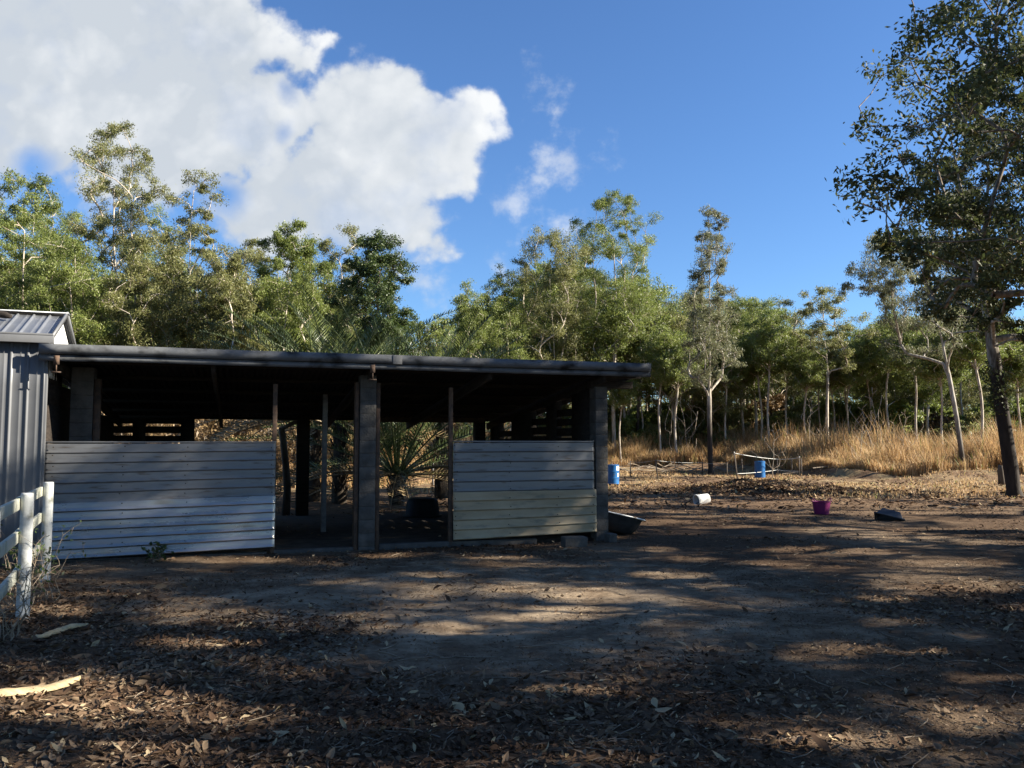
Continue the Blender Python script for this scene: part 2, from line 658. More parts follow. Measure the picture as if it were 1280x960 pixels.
# ------------------------------------------------------------------ the ground
def ground_material():
    m = bpy.data.materials.new('bare_earth')
    m.use_nodes = True
    nt = m.node_tree
    N, L = nt.nodes.new, nt.links.new
    b = nt.nodes['Principled BSDF']
    b.inputs['Roughness'].default_value = 0.95
    b.inputs['Specular IOR Level'].default_value = 0.08
    tc = N('ShaderNodeTexCoord')

    def noise(sc, det=6, ro=0.6):
        n = N('ShaderNodeTexNoise')
        n.inputs['Scale'].default_value = sc
        n.inputs['Detail'].default_value = det
        n.inputs['Roughness'].default_value = ro
        L(tc.outputs['Object'], n.inputs['Vector'])
        return n.outputs['Fac']

    def ramp(x, p0, p1, c0, c1):
        r = N('ShaderNodeValToRGB')
        r.color_ramp.elements[0].position = p0
        r.color_ramp.elements[1].position = p1
        r.color_ramp.elements[0].color = (*c0, 1)
        r.color_ramp.elements[1].color = (*c1, 1)
        L(x, r.inputs[0])
        return r.outputs[0]

    def mixc(f, a, b_):
        x = N('ShaderNodeMix')
        x.data_type = 'RGBA'
        L(f, x.inputs['Factor'])
        L(a, x.inputs['A'])
        L(b_, x.inputs['B'])
        return x.outputs['Result']

    def mth(op, a, c=None):
        n = N('ShaderNodeMath')
        n.operation = op
        n.use_clamp = op in ('ADD', 'MULTIPLY')
        for i, q in enumerate((a, c)):
            if q is None:
                continue
            if isinstance(q, (int, float)):
                n.inputs[i].default_value = q
            else:
                L(q, n.inputs[i])
        return n.outputs[0]
    fine = noise(14, 8, 0.7)
    mid = noise(1.7, 6, 0.65)
    big = noise(0.22, 5, 0.6)
    humus = ramp(fine, 0.35, 0.7, (.050, .031, .019), (.128, .083, .051))
    sand = ramp(fine, 0.3, 0.7, (.230, .172, .112), (.360, .282, .195))
    # the trodden sandy patch in front of the shed
    at = N('ShaderNodeVectorMath')
    at.operation = 'DISTANCE'
    mp = N('ShaderNodeMapping')
    mp.inputs['Scale'].default_value = (0.26, 0.36, 0)
    mp.inputs['Location'].default_value = (0.08, -3.2, 0)
    L(tc.outputs['Object'], mp.inputs[0])
    L(mp.outputs[0], at.inputs[0])
    patch = N('ShaderNodeMapRange')
    patch.inputs['From Min'].default_value = 1.25
    patch.inputs['From Max'].default_value = 0.35
    d = mth('SUBTRACT', at.outputs['Value'], mth('MULTIPLY', mth('SUBTRACT', mid, 0.42), 1.8))
    L(d, patch.inputs['Value'])
    spots = ramp(big, 0.5, 0.62, (0, 0, 0), (.55, .55, .55))
    f = mth('MAXIMUM', patch.outputs[0], spots)
    f = mth('MULTIPLY', f, ramp(mid, 0.35, 0.62, (.25, .25, .25), (1, 1, 1)))
    near = mixc(f, humus, sand)
    # far paddock: redder earth with dry pale tufts
    red = ramp(noise(2.2, 8, 0.75), 0.35, 0.68, (.085, .050, .030), (.225, .152, .092))
    straw = ramp(fine, 0.3, 0.7, (.20, .15, .075), (.38, .30, .17))
    tuft = ramp(noise(0.35, 6, 0.7), 0.48, 0.62, (0, 0, 0), (.8, .8, .8))
    sep = N('ShaderNodeSeparateXYZ')
    L(tc.outputs['Object'], sep.inputs[0])
    fy = N('ShaderNodeMapRange')
    fy.inputs['From Min'].default_value = 26
    fy.inputs['From Max'].default_value = 36
    L(sep.outputs['Y'], fy.inputs['Value'])
    far = mixc(mth('MULTIPLY', tuft, fy.outputs[0]), red, straw)
    fy2 = N('ShaderNodeMapRange')
    fy2.inputs['From Min'].default_value = 17
    fy2.inputs['From Max'].default_value = 26
    L(mth('ADD', sep.outputs['Y'], 0) if False else sep.outputs['Y'], fy2.inputs['Value'])
    colr = mixc(fy2.outputs[0], near, far)
    L(colr, b.inputs['Base Color'])
    bp = N('ShaderNodeBump')
    bp.inputs['Strength'].default_value = 0.8
    bp.inputs['Distance'].default_value = 0.03
    L(fine, bp.inputs['Height'])
    L(bp.outputs[0], b.inputs['Normal'])
    return m


def axis(segs):
    out = []
    for a, b, n in segs:
        out.append(np.linspace(a, b, n, endpoint=False))
    return np.concatenate(out + [[segs[-1][1]]])


xs = axis([(-700, -120, 16), (-120, -30, 30), (-30, -9, 60), (-9, 12, 260), (12, 40, 90), (40, 130, 40), (130, 700, 16)])
ys = axis([(-200, -5, 20), (-5, 2.5, 20), (2.5, 18, 230), (18, 40, 110), (40, 90, 110), (90, 180, 40), (180, 900, 20)])
gx, gy = np.meshgrid(xs, ys)
GV = np.stack([gx, gy, gz(gx, gy)], -1).reshape(-1, 3)
nx, ny = len(xs), len(ys)
i = (np.arange(ny - 1)[:, None] * nx + np.arange(nx - 1)[None]).ravel()
GF = np.stack([i, i + 1, i + nx + 1, i + nx], -1)
tag(obj('ground', mesh_np('ground', GV, GF.ravel(), np.full(len(GF), 4), ground_material(), True)), kind='structure')


# ------------------------------------------------------------------ leaves, litter, grass
def leaf_quads(C, D, Nrm, Ln, Wd):
    """rhombic leaves: centre C, direction D, normal Nrm"""
    D = D / (np.linalg.norm(D, axis=1)[:, None] + 1e-9)
    S = np.cross(D, Nrm)
    S /= np.linalg.norm(S, axis=1)[:, None] + 1e-9
    Ln = np.asarray(Ln)[:, None]
    Wd = np.asarray(Wd)[:, None]
    V = np.stack([C - D * Ln / 2, C + S * Wd / 2 - D * Ln * 0.08, C + D * Ln / 2, C - S * Wd / 2 - D * Ln * 0.08], 1)
    return V.reshape(-1, 3), np.arange(len(C) * 4)


def make_tree(seed, H, R, prof, cb=0.4, trunk_r=0.16, n_clump=70, leaves=240, clump_r=0.8, leaf=(0.145, 0.043), droop=0.9,
              lean=(0, 0), bend=0.25, trunk_top=0.82, flat=0.75, sides=8, keep=1.0, centre=(0, 0), up=0.45):
    """returns trunk verts/loops/sizes and crown verts: a trunk, limbs that climb to every leaf clump, and the leaves"""
    rng = np.random.default_rng(seed)
    nodes, par = [], []
    nt_ = 14
    ph = rng.uniform(0, 6.28, 4)
    for k in range(nt_ + 1):
        t = k / nt_
        z = t * H * trunk_top
        wob = bend * t * (1.2 - 0.4 * t)
        x = lean[0] * t ** 1.3 + wob * math.sin(ph[0] + t * 4.2) + 0.3 * wob * math.sin(ph[1] + t * 11)
        y = lean[1] * t ** 1.3 + wob * math.sin(ph[2] + t * 3.9) + 0.3 * wob * math.sin(ph[3] + t * 10)
        x0 = bend * 0
        nodes.append(np.array([x - x0, y, z]))
        par.append(k - 1)
    top = nodes[-1]
    chains = [list(range(nt_ + 1))]
    tt = np.array([p[0] for p in prof])
    rr = np.array([p[1] for p in prof])
    # clump centres inside the crown's outline
    C = []
    tries = 0
    wmax = rr.max()
    mind = clump_r * 0.8
    while len(C) < n_clump and tries < 8000:
        tries += 1
        t = rng.uniform(cb, 1.0)
        r = np.interp(t, tt, rr)
        if rng.uniform() > (r / wmax) ** 1.2 + 0.05:
            continue
        a = rng.uniform(0, 2 * math.pi)
        lob = 1 + 0.28 * math.sin(2 * a + seed) * math.sin(5 * t + seed) + 0.18 * math.sin(5 * a + 3 * t * 6 + seed)
        q = R * r * lob * (rng.uniform(0.12, 1.0) ** 0.55)
        tr = min(t / trunk_top, 1.0) * nt_
        k0 = min(int(tr), nt_ - 1)
        ctr = nodes[k0] * (1 - (tr - k0)) + nodes[k0 + 1] * (tr - k0)
        c = np.array([ctr[0] + q * math.cos(a) + centre[0] * t, ctr[1] + q * math.sin(a) + centre[1] * t, t * H])
        if C and min(np.linalg.norm((c - d_) * np.array([1, 1, 1.2])) for d_ in C) < mind * (0.5 if tries > 4000 else 1):
            continue
        C.append(c)
    C = np.array(C)
    order = np.argsort(np.hypot(C[:, 0] - top[0], C[:, 1] - top[1]) * 0.7 + C[:, 2] * 0.55)
    start = int(nt_ * cb * 0.75 / trunk_top)
    tips = []
    for ci in order:
        c = C[ci]
        A = np.array(nodes)
        dv = c - A
        dist = np.linalg.norm(dv, axis=1)
        hd = np.hypot(dv[:, 0], dv[:, 1])
        pen = np.clip(up * hd - dv[:, 2], 0, None)
        cost = dist + 2.2 * pen
        cost[:max(1, start)] += 50
        n0 = int(np.argmin(cost))
        a = nodes[n0]
        L_ = dist[n0]
        pd = nodes[n0] - nodes[par[n0]] if par[n0] >= 0 else np.array([0, 0, 1.0])
        pd = pd / (np.linalg.norm(pd) + 1e-9)
        seg = max(2, min(6, int(L_ / 0.6)))
        ctrl = a + (pd * 0.35 + np.array([0, 0, 0.25])) * L_ * 0.6
        ch = [n0]
        for s in range(1, seg + 1):
            q = s / seg
            p = (1 - q) ** 2 * a + 2 * q * (1 - q) * ctrl + q * q * c
            if s < seg:
                p = p + rng.normal(0, 0.05 * L_ / seg + 0.015, 3)
            nodes.append(p)
            par.append(ch[-1])
            ch.append(len(nodes) - 1)
        chains.append(ch)
        tips.append(ch[-1])
    w = np.zeros(len(nodes))
    w[tips] = 1
    w[nt_] = max(w[nt_], 0.7)
    for k in range(len(nodes) - 1, 0, -1):
        w[par[k]] += w[k]
    w0 = w[0]
    rad = np.maximum(trunk_r * 0.72 * (w / w0) ** 0.5, 0.016)
    zz = np.array(nodes)[:nt_ + 1, 2]
    rad[:nt_ + 1] *= (1.06 - 0.35 * zz / zz.max())
    rad[:nt_ + 1] *= 1 + 0.3 * np.exp(-zz / (0.25 + trunk_r))
    b = MB()
    A = np.array(nodes)
    pts = A[chains[0]]
    rsz = rad[chains[0]]
    # extra ring just above the ground for the root flare
    pts = np.concatenate([pts[:1] - [0, 0, 0.25], pts[:1], pts[:1] + (pts[1:2] - pts[:1]) * 0.25, pts[1:]])
    rsz = np.concatenate([[rsz[0] * 1.25], rsz[:1], [rsz[0] * 0.74], rsz[1:]])
    b.tube(pts, rsz, sides)
    for ch in chains[1:]:
        r_ = rad[ch].copy()
        r_[0] = min(r_[0], r_[1] * 1.25)
        b.tube(A[ch], r_, 5, cap=False)
    # leaves
    Cs, Ds, Ns, Ls, Ws = [], [], [], [], []
    for c, wgt in zip(C, rng.uniform(0.55, 1.4, len(C))):
        if rng.uniform() > keep:
            continue
        cr_ = clump_r * 0.84 * rng.uniform(0.6, 1.3)
        n_sub = rng.integers(6, 11)
        sub = rng.normal(0, 1, (n_sub, 3))
        sub /= np.linalg.norm(sub, axis=1)[:, None]
        sub *= (cr_ * rng.uniform(0.3, 1.0, n_sub))[:, None]
        sub[:, 2] *= flat
        n = int(leaves * 2.7 * wgt)
        k = rng.integers(0, n_sub, n)
        pos = c + sub[k] + rng.normal(0, 1, (n, 3)) * np.array([1, 1, 0.8]) * cr_ * 0.21
        Cs.append(pos)
        hd = rng.normal(0, 1, (n, 3))
        hd[:, 2] = hd[:, 2] * 0.5 - droop
        Ds.append(hd)
        Ns.append(rng.normal(0, 1, (n, 3)))
        Ls.append(leaf[0] * rng.uniform(0.6, 1.3, n))
        Ws.append(leaf[1] * rng.uniform(0.7, 1.3, n))
        # a few twigs in each clump
        for q in range(0, n_sub, 2):
            b.tube(np.array([c, c + sub[q] * 0.6 + [0, 0, 0.03], c + sub[q]]), [0.014, 0.011, 0.007], 3, cap=False)
    if Cs:
        LV, LL = leaf_quads(np.concatenate(Cs), np.concatenate(Ds), np.concatenate(Ns), np.concatenate(Ls), np.concatenate(Ws))
    else:
        LV, LL = None, None
    return b, LV, LL


# openings cut in the crowns to place sun patches on the ground (x, y, half sizes, in camera pixels)
GAPS = [(100, 885, 210, 34), (235, 812, 110, 11), (60, 770, 50, 8), (350, 850, 60, 14), (725, 746, 85, 11), (650, 775, 110, 8), (560, 792, 60, 8), (610, 740, 60, 4), (700, 765, 90, 5), (480, 697, 45, 4),
        (830, 722, 70, 5), (870, 735, 60, 4), (1010, 817, 75, 13), (900, 905, 60, 8), (1150, 818, 60, 6), (1030, 692, 130, 7), (1175, 708, 100, 6), (1200, 737, 100, 8), (1090, 752, 60, 6), (1265, 765, 50, 6), (1090, 783, 70, 6), (960, 706, 60, 4),
        (1040, 935, 130, 20), (1210, 905, 100, 22), (1230, 850, 70, 6), (300, 900, 90, 14), (180, 945, 120, 14), (560, 915, 50, 8), (700, 868, 90, 6), (810, 690, 40, 4), (900, 660, 70, 3), (620, 700, 60, 3), (540, 722, 60, 4),
        (790, 628, 70, 4), (930, 645, 110, 3), (1000, 628, 200, 5), (1180, 636, 160, 7), (1230, 655, 90, 5), (1120, 672, 120, 4), (1060, 612, 260, 9), (850, 605, 150, 9), (1200, 600, 160, 10), (270, 702, 110, 4), (1240, 682, 60, 4), (860, 770, 80, 4)]


def let_sun_through(LV, seed, loc):
    r = np.random.default_rng(seed)
    C = LV.reshape(-1, 4, 3).mean(1) + np.array(loc)
    sd = np.array(SUN_DIR)
    S = C - sd[None] * ((C[:, 2] + 0.03) / sd[2])[:, None]
    u, w = S[:, 0], S[:, 2] - EYE
    dy = S[:, 1] * math.cos(PITCH) + w * math.sin(PITCH)
    dz = -S[:, 1] * math.sin(PITCH) + w * math.cos(PITCH)
    ok = dy > 1.0
    px = np.where(ok, 640 + FPX * u / np.where(ok, dy, 1), -9999)
    py = np.where(ok, 480 - FPX * dz / np.where(ok, dy, 1), -9999)
    cut = np.zeros(len(C))
    for a, b, ha, hb in GAPS:
        q = ((px - a) / (ha * .72)) ** 2 + ((py - b) / (hb * .85)) ** 2
        q = q + 1.5 * (vnoise(S[:, 0] * 2.2, S[:, 1] * 2.2, 7) - .5)
        cut = np.maximum(cut, 0.96 * smooth(1.25, 0.75, q))
    q = ((px - 660) / 260) ** 2 + ((py - 765) / 48) ** 2
    cut = np.maximum(cut, 0.22 * smooth(1.3, 0.5, q))
    # and to the lower part of the stable's front wall
    ca, sa = math.cos(math.radians(18.2)), math.sin(math.radians(18.2))
    rel = C - np.array([-6.52, 11.58, 0])
    ly = -rel[:, 0] * sa + rel[:, 1] * ca
    sy = -sd[0] * sa + sd[1] * ca
    k = ly / sy
    W = rel - sd[None] * k[:, None]
    lx = W[:, 0] * ca + W[:, 1] * sa
    for a, b, ha, hb in ((1.5, .55, 1.5, .22), (2.6, .25, .7, .2), (.9, .2, .7, .12), (8.3, .4, .4, .35), (7.2, 1.05, .4, .12), (8.45, .9, .15, .2)):  # noqa
        q = ((lx - a) / ha) ** 2 + ((W[:, 2] - b) / hb) ** 2
        cut = np.maximum(cut, 0.5 * smooth(1.3, 0.7, q))
    keep = r.uniform(0, 1, len(C)) > cut
    V = LV.reshape(-1, 4, 3)[keep].reshape(-1, 3)
    return V, np.arange(len(V))


def plant_tree(name, label, loc, tree, bark, leafm, group=None, rz=0.0, cat='tree'):
    b, LV, LL = tree
    t = thing(name, label, cat, loc, rz, group)
    obj('trunk', b.mesh('trunk', bark, True), t)
    if LV is not None:
        obj('crown', mesh_np('crown', LV, LL, np.full(len(LV) // 4, 4), leafm), t)
    return t


TALL = [(0.34, 0.15), (0.45, .45), (0.6, .75), (0.75, 1.0), (0.88, .9), (0.96, .55), (1, .2)]
BUSH = [(0.15, 0.5), (0.3, .85), (0.5, 1.0), (0.7, .95), (0.87, .7), (0.96, .4), (1, .12)]
SPIRE = [(0.15, 0.45), (0.3, .8), (0.45, 1.0), (0.6, .9), (0.75, .62), (0.88, .5), (0.95, .38), (1, .12)]
VASE = [(0.35, 0.2), (0.5, .6), (0.65, .9), (0.8, 1.0), (0.92, .85), (1, .3)]
ROUND = [(0.15, 0.6), (0.3, .95), (0.55, 1.0), (0.75, .92), (0.9, .62), (1, .2)]


def hero(px, Y, ytop, half_px, prof, label, bark, leafm, seed, name='gum_tree', **kw):
    base = g3(px, Y)
    top = P(px, ytop, Y)[2]
    H = top - base.z
    R = half_px * Y / FPX
    return plant_tree(name, label, base, make_tree(seed, H, R, prof, **kw), M[bark], M[leafm])


# trees behind the shed, left to right
hero(132, 45, 156, 62, VASE, 'tallest gum tree at the left, its open dark crown standing above all the others', 'bark_pale', 'leaf_olive', 101,
     cb=0.42, n_clump=62, leaves=230, clump_r=0.85, trunk_r=0.2, up=0.8, bend=0.5)
hero(22, 42, 222, 70, BUSH, 'broad leafy gum tree at the left edge above the small grey shed', 'bark_pale', 'leaf_green', 102,
     cb=0.25, n_clump=105, leaves=260, clump_r=0.9, trunk_r=0.18)
hero(236, 44, 221, 52, SPIRE, 'slender gum tree with a narrow pointed top right of the tallest gum', 'bark_pale', 'leaf_olive', 103,
     cb=0.28, n_clump=80, leaves=190, clump_r=0.7, trunk_r=0.15, trunk_top=0.95, up=0.7)
hero(82, 40, 300, 60, BUSH, 'bright green bushy gum tree in front of the foot of the tallest gum', 'bark_pale', 'leaf_green', 104,
     cb=0.22, n_clump=90, leaves=260, clump_r=0.85, trunk_r=0.14)
hero(182, 42, 300, 60, BUSH, 'dense yellowish green gum tree just right of the tallest gum, above the roof fascia', 'bark_pale', 'leaf_olive', 105,
     cb=0.42, n_clump=85, leaves=250, clump_r=0.85, trunk_r=0.15, up=.8)
hero(283, 41, 312, 48, BUSH, 'olive gum tree with several pale stems above the left half of the stable roof', 'bark_pale', 'leaf_olive', 106,
     cb=0.48, n_clump=75, leaves=220, clump_r=0.75, trunk_r=0.15, up=0.9)
hero(352, 43, 279, 60, ROUND, 'bright green round-headed gum tree left of the dark dense tree behind the stable', 'bark_pale', 'leaf_green', 107,
     cb=0.25, n_clump=110, leaves=260, clump_r=0.8, trunk_r=0.17)
hero(424, 50, 280, 32, VASE, 'airy gum tree peeping up left of the dark dense tree', 'bark_pale', 'leaf_olive', 108,
     cb=0.45, n_clump=40, leaves=190, clump_r=0.7, trunk_r=0.13)
hero(465, 38, 293, 50, ROUND, 'dense dark green round tree behind the middle of the stable roof', 'bark_grey', 'leaf_dark', 109,
     name='dense_tree', cb=0.2, n_clump=140, leaves=330, clump_r=0.62, trunk_r=0.18, leaf=(0.11, 0.048), droop=0.4)
hero(545, 52, 392, 34, BUSH, 'low green tree under the cloud tip right of the dark dense tree', 'bark_pale', 'leaf_green', 110,
     cb=0.2, n_clump=55, leaves=230, clump_r=0.8, trunk_r=0.12)
hero(590, 56, 353, 30, BUSH, 'small green gum tree with a rounded tip in the low part of the tree line', 'bark_pale', 'leaf_green', 111,
     cb=0.25, n_clump=55, leaves=240, clump_r=0.85, trunk_r=0.14)
hero(636, 58, 335, 34, BUSH, 'light green gum tree left of the twin-headed tall gums', 'bark_pale', 'leaf_green', 112,
     cb=0.25, n_clump=70, leaves=240, clump_r=0.9, trunk_r=0.14)
hero(692, 60, 290, 52, VASE, 'wide spreading gum with pale stems left of the high-crowned tree', 'bark_pale', 'leaf_olive', 113,
     cb=0.35, n_clump=85, leaves=230, clump_r=0.95, trunk_r=0.18, up=0.9)
hero(768, 62, 246, 54, VASE, 'high-crowned gum tree standing above the right end of the stable roof', 'bark_pale', 'leaf_green', 114,
     cb=0.4, n_clump=85, leaves=250, clump_r=0.95, trunk_r=0.2, up=0.9, bend=0.3)
hero(888, 50, 257, 40, SPIRE, 'tall narrow greyish gum tree with a dark lower trunk before the dry grass', 'bark_stocking', 'leaf_grey', 115,
     cb=0.34, n_clump=105, leaves=150, clump_r=0.66, trunk_r=0.2, trunk_top=0.97, up=0.8, bend=0.22, leaf=(0.13, 0.04))
hero(945, 66, 375, 34, VASE, 'mid green gum tree right of the tall narrow greyish gum', 'bark_pale', 'leaf_green', 116,
     cb=0.35, n_clump=60, leaves=240, clump_r=0.95, trunk_r=0.16)
hero(1034, 60, 358, 50, VASE, 'airy gum tree with flat open foliage layers and a white trunk forked low', 'bark_pale', 'leaf_olive', 117,
     cb=0.5, n_clump=52, leaves=170, clump_r=0.75, trunk_r=0.15, flat=0.45, up=0.5, leaf=(0.14, 0.05))
hero(1204, 43, 292, 78, VASE, 'leaning gum tree with a long bare trunk tilting left and weeping foliage', 'bark_low_stocking', 'leaf_grey', 118,
     cb=0.5, n_clump=85, leaves=170, clump_r=0.75, trunk_r=0.17, lean=(-1.6, 0.3), bend=0.2, centre=(-1.0, 0), leaf=(0.16, 0.034), droop=1.5)
hero(1120, 66, 402, 52, BUSH, 'yellowish green leafy tree in the wood between the airy gum and the leaning gum', 'bark_pale', 'leaf_olive', 119,
     cb=0.3, n_clump=75, leaves=220, clump_r=0.95, trunk_r=0.16)
hero(1160, 62, 420, 40, VASE, 'white-trunked gum tree rising from the dry grass left of the leaning gum', 'bark_pale', 'leaf_green', 120,
     cb=0.45, n_clump=55, leaves=220, clump_r=0.85, trunk_r=0.17)

# fuller second row behind the stable
hero(62, 52, 248, 56, BUSH, 'leafy gum tree filling the gap between the left-edge gum and the tallest gum', 'bark_pale', 'leaf_green', 161,
     cb=0.3, n_clump=85, leaves=230, clump_r=0.95, trunk_r=0.15)
hero(196, 53, 262, 54, BUSH, 'green gum tree filling the gap between the tallest gum and the slender pointed one', 'bark_pale', 'leaf_green', 162,
     cb=0.3, n_clump=85, leaves=230, clump_r=0.95, trunk_r=0.15)
hero(308, 52, 302, 48, BUSH, 'olive gum tree half hidden left of the bright round-headed gum', 'bark_pale', 'leaf_olive', 163,
     cb=0.3, n_clump=75, leaves=230, clump_r=0.9, trunk_r=0.14)
hero(392, 49, 300, 44, ROUND, 'light green gum tree filling the space left of the dark dense tree', 'bark_pale', 'leaf_green', 164,
     cb=0.3, n_clump=75, leaves=230, clump_r=0.85, trunk_r=0.14)
hero(722, 68, 318, 50, BUSH, 'leafy gum tree filling the gap left of the high-crowned gum', 'bark_pale', 'leaf_green', 165,
     cb=0.3, n_clump=80, leaves=240, clump_r=1.0, trunk_r=0.16)
hero(826, 66, 388, 40, VASE, 'light green gum tree low in the gap left of the narrow greyish gum', 'bark_pale', 'leaf_olive', 166,
     cb=0.35, n_clump=60, leaves=230, clump_r=0.95, trunk_r=0.14)

# the big dark tree at the right edge: rough dark lower trunk, smooth pale upper trunk
base = ground_at(1268, 621)
tr = make_tree(131, 16.5, 5.0, [(0.3, .55), (0.45, .8), (0.6, 1.0), (0.75, .95), (0.9, .65), (1, .25)], cb=0.30, trunk_r=0.30, n_clump=330, leaves=165,
               clump_r=0.66, lean=(-1.9, 0.2), bend=0.15, leaf=(0.135, 0.05), droop=1.1, centre=(4.5, -0.5), sides=12, up=0.25)
tr = (tr[0], *let_sun_through(tr[1], 1, base))
M['bark_big'] = bark_mat('bark_rough_dark', (.42, .38, .32), (.042, .033, .027), 4.9, 0.9)
big_tree = plant_tree('gum_tree', 'big dark-leaved gum tree at the right edge with a rough dark lower trunk', base, tr, M['bark_big'], M['leaf_near'])
vb = np.random.default_rng(5)
n = 2600
vz = vb.uniform(2.7, 4.6, n)
va = vb.uniform(0, 6.28, n)
vr = vb.normal(0, 0.30, n) * (1 - np.abs(vz - 3.7) / 1.6).clip(0.25, 1)
VC = np.stack([-1.9 * (vz / 13.5) ** 1.3 + vr * np.cos(va), vr * np.sin(va) + 0.05, vz], -1)
LV, LL = leaf_quads(VC, vb.normal(0, 1, (n, 3)) + [0, 0, -0.6], vb.normal(0, 1, (n, 3)), vb.uniform(.08, .15, n), vb.uniform(.05, .08, n))
vine = obj('climbing_vine', mesh_np('climbing_vine', LV, LL, np.full(n, 4), M['leaf_near']), None, base)
tag(vine, 'dark leafy vine clump wrapped round the big right-hand trunk', 'vine')

# trees just beyond the right edge: only their outer leaves and their shadows reach the picture; last row is added to cut skylight
beyond = [(14.0, 20.6, 17.5, 5.4, 141), (13.4, 13.2, 13.0, 4.4, 142), (17.5, 15.2, 16.0, 4.8, 143), (11.5, 7.6, 10.5, 4.2, 144), (18.5, 9.5, 13.0, 4.6, 145),
          (10.8, 2.2, 10.0, 4.0, 146), (24.0, 20.5, 15.0, 5.0, 147), (24.0, 12.0, 18.0, 5.2, 148), (23.5, 6.0, 14.5, 4.8, 149), (17.0, 3.0, 12.0, 4.4, 150),
          (22.5, 29.0, 14.0, 4.6, 151),
          (-9, -6, 13, 5.0, 152), (-3, -11, 14, 5.2, 153), (4, -8, 13, 5, 154), (10, -9, 13, 5, 155), (-13, 1.5, 11, 4.4, 156)]  # unseen trees behind and beside the viewer, added to darken the wall reflections
for (x, y, H, R, sd) in beyond:
    tr = make_tree(sd, H, R, ROUND if sd % 2 else VASE, cb=0.3, trunk_r=0.2, n_clump=150 if sd == 141 else 78, leaves=90 if sd == 141 else 106, clump_r=0.95, leaf=(0.17, 0.075), droop=0.7, up=0.3)
    tr = (tr[0], *let_sun_through(tr[1], sd, (x, y, float(gz(x, y)))))
    plant_tree('gum_tree', 'shady gum tree round the yard outside the picture', (x, y, float(gz(x, y))), tr, M['bark_grey'], M['leaf_near'],
               'shady trees round the yard outside the picture')

# the wood behind: copies of a few kinds
KINDS = []
kinds = [('slender pale-barked gum tree crowded in the wood behind the dry grass', 'bark_pale', 'leaf_green', VASE, 11.5, 2.7, 0.5),
         ('bushy olive gum tree crowded in the wood behind the dry grass', 'bark_pale', 'leaf_olive', BUSH, 10.0, 2.8, 0.42),
         ('narrow greyish gum tree crowded in the wood behind the dry grass', 'bark_grey', 'leaf_grey', VASE, 11.5, 2.0, 0.55),
         ('low dark green tree crowded in the wood behind the dry grass', 'bark_grey', 'leaf_dark', ROUND, 7.0, 2.4, 0.2),
         ('thin pole-like pale gum tree crowded in the wood behind the dry grass', 'bark_pale', 'leaf_green', VASE, 10.5, 1.5, 0.66),
         ('bright leafy gum tree crowded in the wood behind the dry grass', 'bark_stocking', 'leaf_green', ROUND, 10.5, 2.9, 0.5)]
for k, (lab, bk, lf, pr, H, R, cb) in enumerate(kinds):
    tr = make_tree(200 + k, H, R, pr, cb=cb, trunk_r=0.13, n_clump=54, leaves=130, clump_r=0.85, leaf=(0.18, 0.052), up=0.7, sides=6)
    KINDS.append([tr, lab, bk, lf, None, H])
rw = np.random.default_rng(31)
placed = []


def wood_tree(px, Y, k, sc):
    tr, lab, bk, lf, proto, H = KINDS[k]
    loc = g3(px, Y)
    if proto is None:
        o = plant_tree('wood_tree', lab, loc, tr, M[bk], M[lf], 'trees crowded in the wood behind the dry grass')
        KINDS[k][4] = o
    else:
        o = copy_tree(proto)
        o.location = loc
    o.scale = (sc * rw.uniform(0.9, 1.15),) * 2 + (sc,)
    o.rotation_euler = (0, 0, rw.uniform(0, 6.28))
    return o


def skyline(px):
    return np.interp(px, [-100, 0, 300, 420, 520, 600, 700, 800, 900, 960, 1040, 1100, 1280, 1400], [330, 330, 345, 350, 410, 370, 335, 350, 380, 385, 415, 400, 392, 392])


tries = 0
while len(placed) < 150 and tries < 4000:
    tries += 1
    px = rw.uniform(-60, 1340)
    Y = rw.uniform(62, 96) if px > 560 else rw.uniform(50, 85)
    X = (px - 640) / FPX * Y
    if any((X - a) ** 2 + (Y - b) ** 2 < 2.3 ** 2 for a, b in placed):
        continue
    placed.append((X, Y))
    k = rw.choice(6, p=[.24, .22, .12, .03, .23, .16])
    ytop = skyline(px) + rw.uniform(-12, 62)
    H = (554 - ytop) * Y / FPX + EYE - float(gz(X, Y))
    sc = H / KINDS[k][5]
    if k == 3:
        sc *= 0.7
    wood_tree(px, Y, k, sc)

for px in (776, 802, 826, 846, 908, 930, 962, 985, 1008, 1062, 1088, 1112, 1146, 1178, 1226, 1244, 1258, 1276):
    Y = rw.uniform(58, 66) - 11 * float(smooth(1050, 1230, px))
    wood_tree(px, Y, 4, rw.uniform(.62, 1.0))

